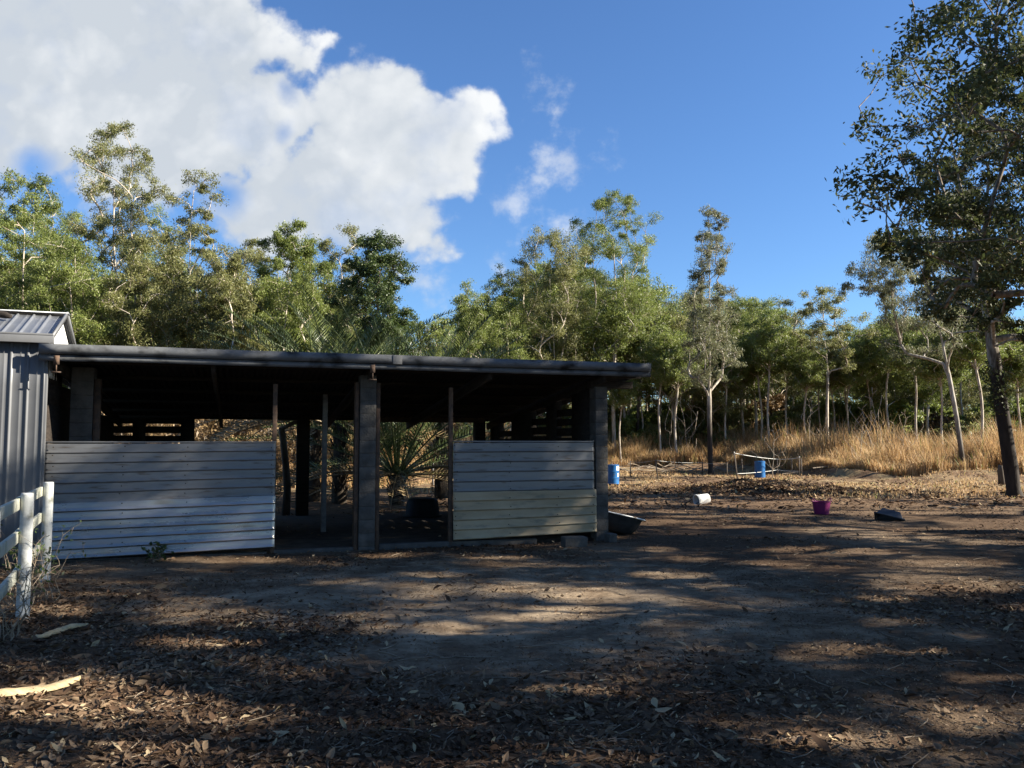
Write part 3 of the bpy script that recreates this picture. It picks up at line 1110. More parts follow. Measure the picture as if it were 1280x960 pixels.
# understorey shrubs between the trunks
SHRUB = [(0.0, 0.7), (0.25, 1.0), (0.55, .95), (0.8, .7), (1, .25)]
shr = []
for k, (lf, lab) in enumerate((('leaf_olive', 'olive shrub in the undergrowth between the trunks of the wood'), ('leaf_green', 'green shrub in the undergrowth between the trunks of the wood'), ('leaf_dry', 'half-dead brown shrub in the undergrowth between the trunks of the wood'))):
    tr = make_tree(400 + k, 3.6, 1.9, SHRUB, cb=0.06, trunk_r=0.05, n_clump=46, leaves=130, clump_r=0.6, leaf=(0.24, 0.08), up=0.6, sides=5, bend=.4)
    shr.append([tr, lf, lab, None])
n_s = 0
for q in range(135):
    px = rw.uniform(-40, 1320) if q < 78 else rw.uniform(690, 1300)
    if q < 78 and rw.uniform() < .45:
        px = rw.uniform(-40, 560)
    Y = (rw.uniform(66, 98) if px > 560 else rw.uniform(44, 74)) if q < 78 else rw.uniform(62, 80) - 10 * float(smooth(1050, 1250, px))
    k = rw.choice(3, p=[.38, .48, .14])
    tr, lf, lab, pr = shr[k]
    loc = g3(px, Y)
    if pr is None:
        o = plant_tree('shrub', lab, loc, tr, M['bark_grey'], M[lf], 'shrubs in the undergrowth of the wood', cat='shrub')
        shr[k][3] = o
    else:
        o = copy_tree(pr)
        o.location = loc
    sc = rw.uniform(.6, 1.5) * (1.15 if px < 560 else .9 if q < 78 else .8)
    o.scale = (sc * 1.15, sc * 1.15, sc)
    o.rotation_euler = (0, 0, rw.uniform(0, 6.28))

tr = make_tree(410, 3.4, 2.0, SHRUB, cb=0.05, trunk_r=0.05, n_clump=60, leaves=90, clump_r=0.6, leaf=(0.2, 0.05), up=0.6, sides=5, bend=.4)
dry0 = None
for q, (px, Y, sc, lab) in enumerate(((140, 27.5, 1.0, 'dry brown bush seen through the slats of the stable rear wall, leftmost'), (205, 28.5, 1.05, 'dry brown bush behind the second set of rear slats'),
                                      (262, 29.5, 1.0, 'dry brown bush seen through the left end of the rear opening'), (322, 31, 1.1, 'dry brown bush behind the palm fronds in the rear opening'),
                                      (590, 33, .85, 'dry brown bush behind the stable beside the white-capped posts'))):
    if dry0 is None:
        o = dry0 = plant_tree('dry_bush', lab, g3(px, Y), tr, M['bark_grey'], M['leaf_dry_bush'], 'dry bushes close behind the stable', cat='bush')
    else:
        o = copy_tree(dry0)
        o['label'] = lab
        o.location = g3(px, Y)
    o.scale = (sc, sc, sc)
    o.rotation_euler = (0, 0, q * 1.3)

# the far wood that closes the view: one mass
rf = np.random.default_rng(41)
Cs, Ds, Ns, Ls, Ws = [], [], [], [], []
bt = MB()
for q in range(230):
    Y = rf.uniform(98, 150)
    px = rf.uniform(-120, 1420)
    X = (px - 640) / FPX * Y
    z0 = float(gz(X, Y))
    H = (554 - skyline(px) - rf.uniform(25, 85)) * Y / FPX + EYE - z0
    H = max(H, 5)
    R = rf.uniform(2.5, 4.2)
    nb_ = 16
    for c in range(nb_):
        t = rf.uniform(0.15, 1.0)
        r = np.interp(t, [0.15, .5, .8, 1], [.5, 1, .8, .15]) * R
        a = rf.uniform(0, 6.28)
        ctr = np.array([X + r * math.cos(a) * rf.uniform(.2, 1), Y + r * math.sin(a) * rf.uniform(.2, 1), z0 + t * H])
        n = 55
        Cs.append(ctr + rf.normal(0, 1, (n, 3)) * np.array([.62, .62, .45]))
        Ds.append(rf.normal(0, 1, (n, 3)) + [0, 0, -.6])
        Ns.append(rf.normal(0, 1, (n, 3)))
        Ls.append(rf.uniform(.35, .7, n))
        Ws.append(rf.uniform(.14, .26, n))
    bt.tube(np.array([[X, Y, z0 - .2], [X + rf.normal(0, .3), Y, z0 + H * .4], [X + rf.normal(0, .6), Y, z0 + H * .85]]), [.16, .12, .05], 5, cap=False)
for q in range(900):
    Y = rf.uniform(96, 125)
    X = (rf.uniform(-120, 1420) - 640) / FPX * Y
    n = 60
    Cs.append(np.array([X, Y, float(gz(X, Y)) + rf.uniform(.4, 3.6)]) + rf.normal(0, 1, (n, 3)) * np.array([.8, .8, .5]))
    Ds.append(rf.normal(0, 1, (n, 3)) + [0, 0, -.6])
    Ns.append(rf.normal(0, 1, (n, 3)))
    Ls.append(rf.uniform(.35, .7, n))
    Ws.append(rf.uniform(.14, .26, n))
LV, LL = leaf_quads(np.concatenate(Cs), np.concatenate(Ds), np.concatenate(Ns), np.concatenate(Ls), np.concatenate(Ws))
nL = len(LV) // 4
TV = np.concatenate(bt.v)
V = np.concatenate([LV, TV])
loops = np.concatenate([LL, np.array(bt.l) + len(LV)])
sizes = np.concatenate([np.full(nL, 4), np.array(bt.s)])
idx = np.concatenate([np.zeros(nL), np.ones(len(bt.s))])
fw = obj('far_wood', mesh_np('far_wood', V, loops, sizes, mats=[M['leaf_olive'], M['bark_pale']], mat_idx=idx))
tag(fw, 'distant eucalypt wood closing the view behind the trees', 'wood', kind='stuff')

# dead and dry saplings standing in the grass
ds = make_tree(300, 4.2, 1.2, BUSH, cb=0.2, trunk_r=0.05, n_clump=26, leaves=0, clump_r=0.5, sides=5, keep=0.0, up=1.0)
dead = None
for (px, Y, sc, rz_, lab) in [(1075, 48, 1.0, 0.2, 'bare dead sapling in the grass left of the leaning gum'),
                              (1095, 52, 1.25, 2.0, 'taller bare dead sapling with crooked stems near the leaning gum'),
                              (965, 45, 0.75, 1.1, 'bare dead sapling behind the taped pen and its blue drum'),
                              (858, 60, 1.5, 3.2, 'tall bare crooked sapling in the grass left of the narrow greyish gum'),
                              (868, 64, 1.3, 4.4, 'pale bare sapling close behind the narrow greyish gum'),
                              (1130, 50, 0.9, 5.2, 'small bare sapling at the grass edge below the white-trunked gum'),
                              (1010, 56, 1.1, 0.9, 'thin bare sapling at the foot of the airy gum')]:
    if dead is None:
        dead = plant_tree('dead_sapling', lab, g3(px, Y), ds, M['bark_sap'], M['leaf_dry'], 'bare saplings in the dry grass')
        o = dead
    else:
        o = copy_tree(dead)
        o['label'] = lab
        o.location = g3(px, Y)
    o.scale = (sc, sc, sc)
    o.rotation_euler = (0, 0, rz_)

# tall dry grass
rg = np.random.default_rng(51)


def scatter_grass(n, xr, yfun, hfun, seed):
    r = np.random.default_rng(seed)
    x, y = yfun(r, n)
    cl = vnoise(x * 0.9, y * 0.9, 61)
    ok = r.uniform(0, 1, len(x)) < 0.25 + cl
    x, y, cl = x[ok], y[ok], cl[ok]
    n = len(x)
    z = gz(x, y)
    h = hfun(x, y, r) * (0.45 + 0.95 * cl)
    a = r.uniform(0, 6.28, n)
    ln = r.uniform(0.05, 0.6, n) * h
    w = r.uniform(0.007, 0.017, n) * (1 + y / 120)
    b0 = np.stack([x, y, z], -1)
    sd = np.stack([np.cos(a + 1.57) * w, np.sin(a + 1.57) * w, 0 * w], -1)
    mid = b0 + np.stack([np.cos(a) * ln * .35, np.sin(a) * ln * .35, h * .6], -1)
    tip = b0 + np.stack([np.cos(a) * ln, np.sin(a) * ln, h], -1)
    V = np.stack([b0 - sd, b0 + sd, mid + sd * .9, mid - sd * .9, tip], 1)
    base_ = np.arange(n)[:, None] * 5
    loops = np.concatenate([base_ + [0, 1, 2, 3], base_ + [3, 2, 4]], 1)
    return V.reshape(-1, 3), loops.ravel(), np.tile([4, 3], n)


def field(r, n):
    u = r.uniform(-0.62, 0.72, n)
    d_ = r.exponential(9, n).clip(0, 48)
    u = np.where(r.uniform(0, 1, n) < .16, r.uniform(-.6, -.1, n), u)
    x0 = u * np.where(u < -.08, 34, 55)
    y = grass_edge(x0) + d_
    x = u * y
    y = np.maximum(y, grass_edge(x) + r.uniform(0, 2, n))
    return x, y


V, Lp, S = scatter_grass(320000, None, field, lambda x, y, r: r.uniform(0.8, 2.3, len(x)) * (0.42 + 0.58 * smooth(0, 6, y - grass_edge(x))) * (0.6 + 0.7 * vnoise(x * .35, y * .35, 63)), 71)
tag(obj('dry_grass', mesh_np('dry_grass', V, Lp, S, M['grass'])), 'tall golden dry grass along the edge of the wood', 'grass', kind='stuff')


def low(r, n):
    y = r.uniform(27, 58, n)
    x = r.uniform(-0.2, 0.66, n) * y
    k = (vnoise(x * 0.4, y * 0.25, 81) > 0.52) & (y < grass_edge(x) + 2)
    return x[k], y[k]


V, Lp, S = scatter_grass(42000, None, low, lambda x, y, r: r.uniform(0.03, 0.14, len(x)), 72)
tag(obj('short_grass', mesh_np('short_grass', V, Lp, S, M['grass'])), 'short straw-coloured grass on the far paddock', 'grass', kind='stuff')


# fallen leaves: folded, curled leaf blades lying on the ground
def litter_mesh(name, x, y, size, seed, lift=0.012):
    r = np.random.default_rng(seed)
    n = len(x)
    z = gz(x, y) + r.uniform(0.002, lift, n)
    a = r.uniform(0, 6.28, n)
    L_ = size * r.uniform(0.6, 1.35, n)
    W_ = L_ * r.uniform(0.22, 0.5, n)
    tilt = r.normal(0, 0.30, n)
    roll = r.normal(0, 0.5, n)
    curl = r.uniform(-0.15, 0.5, n) * L_
    fold = r.uniform(0.0, 0.35, n) * W_
    # local: six points, midrib base / mid / tip and two side pairs
    t = np.array([-.5, -.1, .5, -.08, -.08, .22, .22])
    sx = np.array([0, 0, 0, .5, -.5, .36, -.36])
    mid = np.array([0, 0, 0, 1, 1, .8, .8])
    lx = t[None] * L_[:, None]
    ly = sx[None] * W_[:, None]
    lz = mid[None] * fold[:, None] + (4 * t[None] ** 2) * curl[:, None] * 0.5
    ly, lz = ly * np.cos(roll)[:, None] - lz * np.sin(roll)[:, None], ly * np.sin(roll)[:, None] + lz * np.cos(roll)[:, None]
    lx, lz = lx * np.cos(tilt)[:, None] - lz * np.sin(tilt)[:, None], lx * np.sin(tilt)[:, None] + lz * np.cos(tilt)[:, None]
    lz = lz - lz.min(1)[:, None] * 0.75
    X = x[:, None] + lx * np.cos(a)[:, None] - ly * np.sin(a)[:, None]
    Y = y[:, None] + lx * np.sin(a)[:, None] + ly * np.cos(a)[:, None]
    V = np.stack([X, Y, z[:, None] + lz], -1)
    b = np.arange(n)[:, None] * 7
    loops = np.concatenate([b + [0, 3, 5, 1], b + [0, 1, 6, 4], b + [1, 5, 2], b + [1, 2, 6]], 1)
    return mesh_np(name, V.reshape(-1, 3), loops.ravel(), np.tile([4, 4, 3, 3], n), M['litter'])


rl = np.random.default_rng(91)
n = 230000
ly_ = rl.uniform(3.4, 22, n) ** 1.0
lx_ = rl.uniform(-0.68, 0.72, n) * (ly_ + 0.6)
den = fbm(lx_ * 0.45, ly_ * 0.45, 95, 4)
dist = np.sqrt(((lx_ + 0.3) / 3.6) ** 2 + ((ly_ - 9.2) / 2.7) ** 2)
pden = np.clip((den - 0.40) * 4.5, 0.04, 1) * (0.07 + 0.93 * smooth(0.7, 1.25, dist + (den - .5)))
pden *= 0.25 + 0.75 * smooth(13, 6, ly_)
pden = np.maximum(pden, 0.85 * smooth(-0.5, -2.2, lx_) * smooth(9.6, 7.5, ly_) * np.clip((den - .3) * 4, .15, 1))
pden = np.maximum(pden, 0.75 * smooth(6.6, 5.2, ly_) * np.clip((den - .36) * 5, .06, 1))
pden *= 1 - .5 * smooth(.4, 2.4, lx_)
keep_ = rl.uniform(0, 1, n) < pden * np.clip(ly_ / 7, .5, 1.2)
lx_, ly_ = lx_[keep_], ly_[keep_]
lx0_, ly0_ = rl.uniform(-.68, .7, 170000), rl.uniform(3.3, 15, 170000)
lx0_ = lx0_ * ly0_
dc = fbm(lx0_ * .7, ly0_ * .7, 97)
kc = rl.uniform(0, 1, 170000) < np.clip((dc - .35) * 3.5, .10, .9)
lx0_, ly0_ = lx0_[kc], ly0_[kc]
sz = 0.040 + 0.042 * rl.uniform(0, 1, len(lx_)) ** 2 + 0.06 * (rl.uniform(0, 1, len(lx_)) > 0.985)
tag(obj('leaf_litter', litter_mesh('leaf_litter', np.concatenate([lx_, lx0_]), np.concatenate([ly_, ly0_]), np.concatenate([sz, rl.uniform(.010, .026, len(lx0_))]), 92)), 'brown fallen leaves scattered over the yard', 'leaves', kind='stuff')
n = 9000
ax_ = 9.6 + rl.normal(0, 2.2, n)
ay_ = 31.2 + rl.normal(0, 1.8, n)
fx_ = rl.uniform(-0.1, 0.65, 9000)
fy_ = rl.uniform(21, 54, 9000)
fx_ = fx_ * fy_
tag(obj('far_leaf_litter', litter_mesh('far_leaf_litter', np.concatenate([ax_, fx_]), np.concatenate([ay_, fy_]), 0.12 + 0.1 * rl.uniform(0, 1, 18000) ** 3, 93, 0.05)),
    'pale dead leaves on the low earth mound and the far paddock', 'leaves', kind='stuff')
bt = MB()
for q in range(900):
    yy_ = 3.6 + 10 * rl.uniform() ** 1.4
    xx_ = rl.uniform(-.64, .66) * yy_
    a = rl.uniform(0, 6.28)
    L_ = rl.uniform(.08, .4)
    p = [np.array([xx_ + L_ * (s - .5) * math.cos(a + .3 * s), yy_ + L_ * (s - .5) * math.sin(a + .3 * s), 0]) for s in (0, .5, 1)]
    for v_ in p:
        v_[2] = gz(v_[0], v_[1]) + 0.008
    bt.tube(np.array(p), [.004, .0035, .002], 4, cap=False)
tag(bt.build('fallen_twigs', M['twig']), 'thin dry twigs strewn over the yard', 'twigs', kind='stuff')

# ------------------------------------------------------------------ the open stable
M['sheet_grey'] = mat('weathered_steel_sheet', (.140, .141, .144), (.195, .196, .199), 1.6, 0.42, 0.45, bump=0.12, bscale=3, c3=(.085, .068, .055), s3=7, f3=0.22, stretch=(.5, 1, 3), rvar=0.1)
M['sheet_shiny'] = mat('bright_steel_sheet', (.245, .245, .242), (.345, .343, .338), 1.2, 0.28, 0.7, bump=0.25, bscale=2.5, c3=(.25, .25, .25), s3=6, f3=0.1, stretch=(.6, 1, 3), rvar=0.1)
M['sheet_cream'] = mat('cream_painted_sheet', (.30, .232, .14), (.40, .322, .21), 2.2, 0.5, 0.0, bump=0.15, bscale=5, c3=(.17, .155, .11), s3=5, f3=0.35, stretch=(.6, 1, 2))
M['fascia'] = mat('weathered_fascia', (.095, .10, .105), (.15, .155, .162), 3.0, 0.65, 0.1, bump=0.12, c3=(.020, .019, .018), s3=4.0, f3=0.5, stretch=(.9, 1, 1.4))
M['clad_early'] = mat('fascia_plate', (.11, .112, .115), (.165, .168, .172), 4, 0.6, 0.15, bump=.15, c3=(.04, .036, .032), s3=8, f3=.3)
M['roof'] = mat('old_roof_sheet', (.03, .029, .028), (.055, .053, .05), 3, 0.85, 0.0)
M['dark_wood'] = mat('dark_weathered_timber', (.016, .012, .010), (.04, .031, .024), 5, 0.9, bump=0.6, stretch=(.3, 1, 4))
M['block'] = mat('grey_concrete_block', (.055, .052, .048), (.095, .090, .083), 6, 0.92, bump=0.5, c3=(.11, .10, .09), s3=3, f3=0.3)
M['steel_brown'] = mat('rusted_steel', (.055, .04, .032), (.14, .085, .055), 9, 0.85, 0.1, bump=0.3)
M['pipe'] = mat('grey_pipe', (.13, .13, .13), (.24, .23, .22), 9, 0.6, 0.3)
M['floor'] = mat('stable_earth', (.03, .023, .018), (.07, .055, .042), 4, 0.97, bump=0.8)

ANG = math.radians(18.2)
SO = np.array([-6.52, 11.58, 0.0])
shed = thing('open_stable', 'long open-fronted stable with a flat dark roof and half-height sheet-metal walls', 'stable', tuple(SO), ANG)
CA, SA = math.cos(ANG), math.sin(ANG)


def loc_ray(px, py):
    d = ray(px, py)
    o = np.array([0, 0, EYE]) - SO
    return (np.array([o[0] * CA + o[1] * SA, -o[0] * SA + o[1] * CA, o[2]]),
            np.array([d[0] * CA + d[1] * SA, -d[0] * SA + d[1] * CA, d[2]]))


def on_y(px, py, y):
    o, d = loc_ray(px, py)
    return o + d * (y - o[1]) / d[1]


def on_x(px, py, x):
    o, d = loc_ray(px, py)
    return o + d * (x - o[0]) / d[0]


def SW(x, y, z):
    return Vector((SO[0] + x * CA - y * SA, SO[1] + x * SA + y * CA, z))


DEP = 6.3
RX = 9.2                                  # roof end


def roof_z(y):
    return 2.86 - 0.1 * (y + 0.35)


def ribbed(name, x0, x1, z0a, z0b, z1a, z1b, n, y, m, seed, depth=0.011, parent=None, wav=0.006, dents=()):
    """a sheet with horizontal ribs: n pans between a slanting bottom and top edge"""
    prof = [(0.0, 0.0), (0.05, 0.5), (0.10, 1.0), (0.15, 1.0), (0.24, 0.55), (0.5, 0.3), (0.93, 0.12)]
    cols = 60
    xs_ = np.linspace(x0, x1, cols)
    tt_, dd = [], []
    for k in range(n):
        for a, b_ in prof:
            tt_.append((k + a) / n)
            dd.append(b_)
    tt_.append(1.0)
    dd.append(0.0)
    tt_, dd = np.array(tt_), np.array(dd)
    q = (xs_ - x0) / (x1 - x0)
    zb, zt = z0a + (z0b - z0a) * q, z1a + (z1b - z1a) * q
    Z = zb[None] + (zt - zb)[None] * tt_[:, None]
    X = np.repeat(xs_[None], len(tt_), 0)
    Y = y - depth * dd[:, None] + wav * (fbm(X * 1.1, Z * 1.3, seed) - .5) * 2 + 0.3 * wav * (vnoise(X * 6, Z * 5, seed + 3) - .5)
    for dx, dz, dr, da in dents:
        Y = Y + da * np.exp(-((X - dx) / dr) ** 2 - ((Z - dz) / (dr * .35)) ** 2)
    Z = Z + 0.010 * (fbm(X * 1.2, Z * 2.0, seed + 9) - .5) + 0.003 * (vnoise(X * 9, Z * 7, seed + 4) - .5)
    V = np.stack([X, Y, Z], -1).reshape(-1, 3)
    i_ = (np.arange(len(tt_) - 1)[:, None] * cols + np.arange(cols - 1)[None]).ravel()
    F = np.stack([i_, i_ + 1, i_ + cols + 1, i_ + cols], -1)
    me = mesh_np(name, V, F.ravel(), np.full(len(F), 4), m, False)
    o = obj(name, me, parent)
    md = o.modifiers.new('solid', 'SOLIDIFY')
    md.thickness = 0.0015
    return o


# roof: ribbed sheet falling to the back
cols = int((RX + 0.02) / 0.0475)
xr = np.linspace(-0.02, RX, cols * 2 + 1)
zr = np.where(np.arange(len(xr)) % 4 < 2, 0.0, 0.028)
yr = np.linspace(-0.37, DEP + 0.5, 14)
X, Y = np.meshgrid(xr, yr)
V = np.stack([X, Y, np.repeat(zr[None], 14, 0) + roof_z(Y) + 0.045], -1).reshape(-1, 3)
i_ = (np.arange(13)[:, None] * len(xr) + np.arange(len(xr) - 1)[None]).ravel()
F = np.stack([i_, i_ + 1, i_ + len(xr) + 1, i_ + len(xr)], -1)
o = obj('roof', mesh_np('roof', V, F.ravel(), np.full(len(F), 4), M['roof']), shed)
o.modifiers.new('solid', 'SOLIDIFY').thickness = 0.002
# fascia: two weathered strips with a shadow line between, slightly wavy along its length
for nm, z0, z1, yo in (('fascia', 2.865, 3.0, -0.425), ('fascia', 2.775, 2.858, -0.396)):
    b = MB()
    segs = 40
    for s in range(segs):
        xa, xb = -0.03 + (RX + 0.05) * s / segs, -0.03 + (RX + 0.05) * (s + 1) / segs
        w0, w1 = 0.012 * (vnoise(xa * .8, z0 * 3, 5) - .5), 0.012 * (vnoise(xb * .8, z0 * 3, 5) - .5)
        V = [[xa, yo, z0 + w0], [xb, yo, z0 + w1], [xb, yo, z1 + w1], [xa, yo, z1 + w0], [xa, yo + .03, z0 + w0], [xb, yo + .03, z0 + w1], [xb, yo + .03, z1 + w1], [xa, yo + .03, z1 + w0]]
        F = [(0, 1, 2, 3), (5, 4, 7, 6), (0, 4, 5, 1), (3, 2, 6, 7)]
        if s == 0:
            F.append((0, 3, 7, 4))
        if s == segs - 1:
            F.append((1, 5, 6, 2))
        b.add(V, F)
    b.build(nm, M['fascia'], shed)
for px in (497,):
    c = on_y(px, 450, -.43)[0]
    b = MB()
    b.box(c - .07, c + .07, -.434, -.4262, 2.862, 3.003)
    b.build('cover_plate', M['clad_early'], shed, bevel=.002)
# end barge along the right edge of the roof
b = MB()
b.beam((RX + .0, -0.38, roof_z(-.38) + .08), (RX, DEP + .5, roof_z(DEP + .5) + .08), .025, .16)
b.build('barge_board', M['fascia'], shed)
# rafters, bearers, purlins
for x in (0.16, 2.2, 4.5, 6.4, 8.4):
    b = MB()
    b.beam((x, -0.3, roof_z(-.3) - .10), (x, DEP + .3, roof_z(DEP + .3) - .10), .06, .16)
    b.build('rafter', M['dark_wood'], shed)
for y in (0.15, 1.4, 2.7, 4.0, 5.2, DEP):
    b = MB()
    b.box(0.0, 9.3, y - .035, y + .035, roof_z(y) - .02, roof_z(y) + .04)
    b.build('purlin', M['dark_wood'], shed)
b = MB()
b.box(8.3, 9.1, .04, .2, 2.60, 2.72)
b.build('bearer', M['dark_wood'], shed, bevel=.005)
# hanging hooks below the fascia
for px in (70, 466):
    c = on_y(px, 462, -0.45)
    b = MB()
    b.box(c[0] - .035, c[0] + .035, -.452, -.428, 2.72, 2.84)
    b.tube([[c[0], -.44, 2.72], [c[0], -.44, 2.62]], .009, 6)
    b.tube([[c[0] - .06, -.44, 2.615], [c[0] + .06, -.44, 2.615]], .009, 6)
    b.build('hook', M['steel_brown'], shed)
# columns of concrete block
xc = 4.49
b = MB()
for k in range(14):
    z0 = -.15 + k * .205
    b.box(xc - .125, xc + .125, -.02, .24, z0, z0 + .202)
b.build('column', M['block'], shed, bevel=.004)
for s in (-1, 1):
    b = MB()
    b.box(xc + s * .165 - .03, xc + s * .165 + .03, .02, .20, 0, 2.6)
    b.build('steel_flange', M['steel_brown'], shed, bevel=.003)
b = MB()
for k in range(14):
    z0 = -.25 + k * .205
    q = 1 - k / 14
    b.box(8.36, 8.58 + .0 * q, -.03, .24, z0, z0 + .202)
b.build('column', M['block'], shed, bevel=.004)
b = MB()
for k in range(14):
    z0 = -.1 + k * .205
    b.box(.22, .52, .5, .8, z0, z0 + .202)
b.build('column', M['block'], shed, bevel=.004)
b = MB()
b.box(.53, .62, .5, .6, 0, 2.6)
b.build('steel_flange', M['steel_brown'], shed)
# half-height front walls
x344 = on_y(344, 600, 0)[0]
ribbed('wall_sheet', 0.0, x344, .80, .86, 1.64, 1.655, 6, -.02, M['sheet_grey'], 3, parent=shed)
ribbed('wall_sheet', 0.0, x344 + .005, .03, .10, .815, .875, 6, -.045, M['sheet_shiny'], 4, depth=.026, wav=.022, parent=shed,
       dents=[(1.55, .76, .16, .02), (2.4, .55, .3, -.014), (.9, .4, .4, .016), (2.75, .3, .25, .016)])
x566, x742 = on_y(566, 600, 0)[0], on_y(742, 600, 0)[0]
ribbed('wall_sheet', x566, x742, .86, .865, 1.655, 1.665, 5, -.02, M['sheet_grey'], 7, parent=shed)
ribbed('wall_sheet', x566, x742 + .03, .10, .155, .865, .87, 5, -.04, M['sheet_cream'], 8, depth=.020, wav=.012, parent=shed,
       dents=[(7.6, .62, .12, .014), (8.2, .3, .25, -.02)])
# screw heads
b = MB()
rs = np.random.default_rng(3)
for xa, xb, zs in ((.12, x344 - .05, np.linspace(.12, 1.6, 12)), (x566 + .04, x742 - .03, np.linspace(.2, 1.6, 11))):
    for x in (xa, xa + .9, xa + 1.75, xb):
        if x > xb:
            continue
        for z in zs:
            c = Matrix.Translation((x + rs.normal(0, .012), -.055, z + rs.normal(0, .01))) @ Matrix.Rotation(math.pi / 2, 4, 'X')
            b.lathe([(.009, 0), (.009, .006), (.004, .009)], 6, c)
tag(b.build('screw', M['dark_wood'], shed), kind='stuff')
# capping rails on the half walls and their timber backing
for xa, xb, z in ((0, x344, 1.655), (x566, x742, 1.668)):
    b = MB()
    b.box(xa, xb, -.03, .05, z, z + .022)
    b.build('capping', M['sheet_grey'], shed, bevel=.003)
    b = MB()
    b.box(xa + .02, xb - .02, .0, .045, .2, .3)
    b.box(xa + .02, xb - .02, .0, .045, 1.5, 1.6)
    b.build('wall_frame', M['dark_wood'], shed)
# thin steel posts at the half-wall ends
for px in (342, 563):
    c = on_y(px, 600, .03)[0]
    b = MB()
    b.box(c - .033, c + .033, .0, .066, 0, 2.55)
    b.build('post', M['steel_brown'], shed, bevel=.004)
# inner posts
c = on_y(405, 600, 2.6)
b = MB()
b.box(c[0] - .045, c[0] + .045, 2.56, 2.65, 0, 2.55)
b.build('post', M['pipe'], shed, bevel=.005)
c = on_y(378, 600, DEP)
b = MB()
b.box(c[0] - .14, c[0] + .14, DEP - .1, DEP + .12, -.05, 2.2)
b.build('post', M['dark_wood'], shed, bevel=.01)
REARX = c[0]
b = MB()
c = on_y(599, 600, DEP)
b.box(c[0] - .13, c[0] + .13, DEP - .1, DEP + .12, -.05, 2.2)
b.build('post', M['dark_wood'], shed, bevel=.01)
c = on_y(459, 600, DEP)
b = MB()
b.box(c[0] - .2, c[0] + .2, DEP - .1, DEP + .12, -.05, 2.2)
b.build('post', M['dark_wood'], shed, bevel=.01)
# rear: boards with gaps at the left, a band along the top
xl = on_y(243, 540, DEP)[0]
x0b = on_y(118, 540, DEP)[0]
segs = [(0.0, on_y(124, 540, DEP)[0]), (on_y(166, 540, DEP)[0], on_y(182, 540, DEP)[0]), (on_y(226, 540, DEP)[0], xl)]
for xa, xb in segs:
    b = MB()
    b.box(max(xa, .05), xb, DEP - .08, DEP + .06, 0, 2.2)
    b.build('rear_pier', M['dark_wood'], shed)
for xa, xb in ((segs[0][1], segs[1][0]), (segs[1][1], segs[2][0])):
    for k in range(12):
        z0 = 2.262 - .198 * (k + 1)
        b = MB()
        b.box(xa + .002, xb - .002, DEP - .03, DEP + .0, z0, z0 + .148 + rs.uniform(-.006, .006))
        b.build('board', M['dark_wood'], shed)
zt = on_y(290, 520, DEP)[2]
b = MB()
b.box(0.05, 8.35, DEP - .06, DEP + .03, zt, 2.3)
b.build('rear_beam', M['dark_wood'], shed)
# bricks of the rear band
zt2 = on_y(520, 528, DEP)[2]
b = MB()
b.box(on_y(470, 520, DEP)[0], 8.2, DEP - .12, DEP - .065, zt2, zt + .12)
b.build('rear_beam', M['steel_brown'], shed, bevel=.004)
# left side wall
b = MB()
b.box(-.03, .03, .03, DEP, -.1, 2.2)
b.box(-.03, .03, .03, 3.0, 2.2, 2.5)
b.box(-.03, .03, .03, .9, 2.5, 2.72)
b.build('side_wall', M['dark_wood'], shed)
# right side wall: piers with boards and gaps between
piers = []
edges = [(735, 717), (696, 685), (665, 641), (625, 615)]
yb = []
for a, c_ in edges:
    y1 = on_x(min(a, 735), 520, 8.42)[1]
    y2 = on_x(c_, 520, 8.42)[1]
    yb.append((min(y1, y2), max(y1, y2)))
yb[0] = (.3, yb[0][1])
yb.append((DEP - .35, DEP))
yb = [(a, min(b_, DEP)) for a, b_ in yb if a < DEP - .2]
for a, b_ in yb:
    b = MB()
    b.box(8.38, 8.52, a, b_, -.1, roof_z((a + b_) / 2) - .06)
    b.build('side_pier', M['dark_wood'], shed)
for (a, b_), (c_, d_) in zip(yb[:-1], yb[1:]):
    top = roof_z((b_ + c_) / 2) - .06
    zhi = 2.30 - (b_ - 1.0) * .10
    bb = MB()
    bb.box(8.42, 8.45, b_ + .002, c_ - .002, zhi + .2, top)
    bb.build('board', M['dark_wood'], shed)
    for k in range(12):
        z1 = zhi - .18 * k
        if z1 < .1:
            break
        bb = MB()
        bb.box(8.42, 8.45, b_ + .002, c_ - .002, z1 - .138 + rs.uniform(-.008, .008), z1)
        bb.build('board', M['dark_wood'], shed)
# floor and the low concrete edge under the front wall
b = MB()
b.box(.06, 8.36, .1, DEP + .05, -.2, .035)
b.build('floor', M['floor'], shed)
b = MB()
b.box(.03, x344 - .1, .0, .1, -.2, .03)
b.box(x344 + .0, xc - .2, -.01, .1, -.2, .05)
b.box(xc + .2, 7.3, .0, .1, -.25, .08)
b.build('front_kerb', M['block'], shed, bevel=.01)

# leaning round post and arm just behind the stable
c = SW(*on_y(357, 640, DEP + .35)[:2], 0)
d = SW(*on_y(352, 540, DEP + .35)[:2], 0)
t = thing('timber_prop', 'crooked round timber prop with a short arm behind the gap right of the silver wall', 'prop', (c.x, c.y, float(gz(c.x, c.y))))
b = MB()
b.tube([[0, 0, -.1], [.03, 0, .6], [-.02, 0, 1.2], [d.x - c.x, d.y - c.y, 2.02]], [.10, .085, .08, .07], 8)
b.build('post', M['bark_grey'], t, True)
e = SW(*on_y(373, 523, DEP)[:2], 0)
b = MB()
b.tube([[d.x - c.x, d.y - c.y, 2.0], [e.x - c.x, e.y - c.y, 2.17]], [.05, .045], 8)
b.build('arm', M['bark_grey'], t, True)

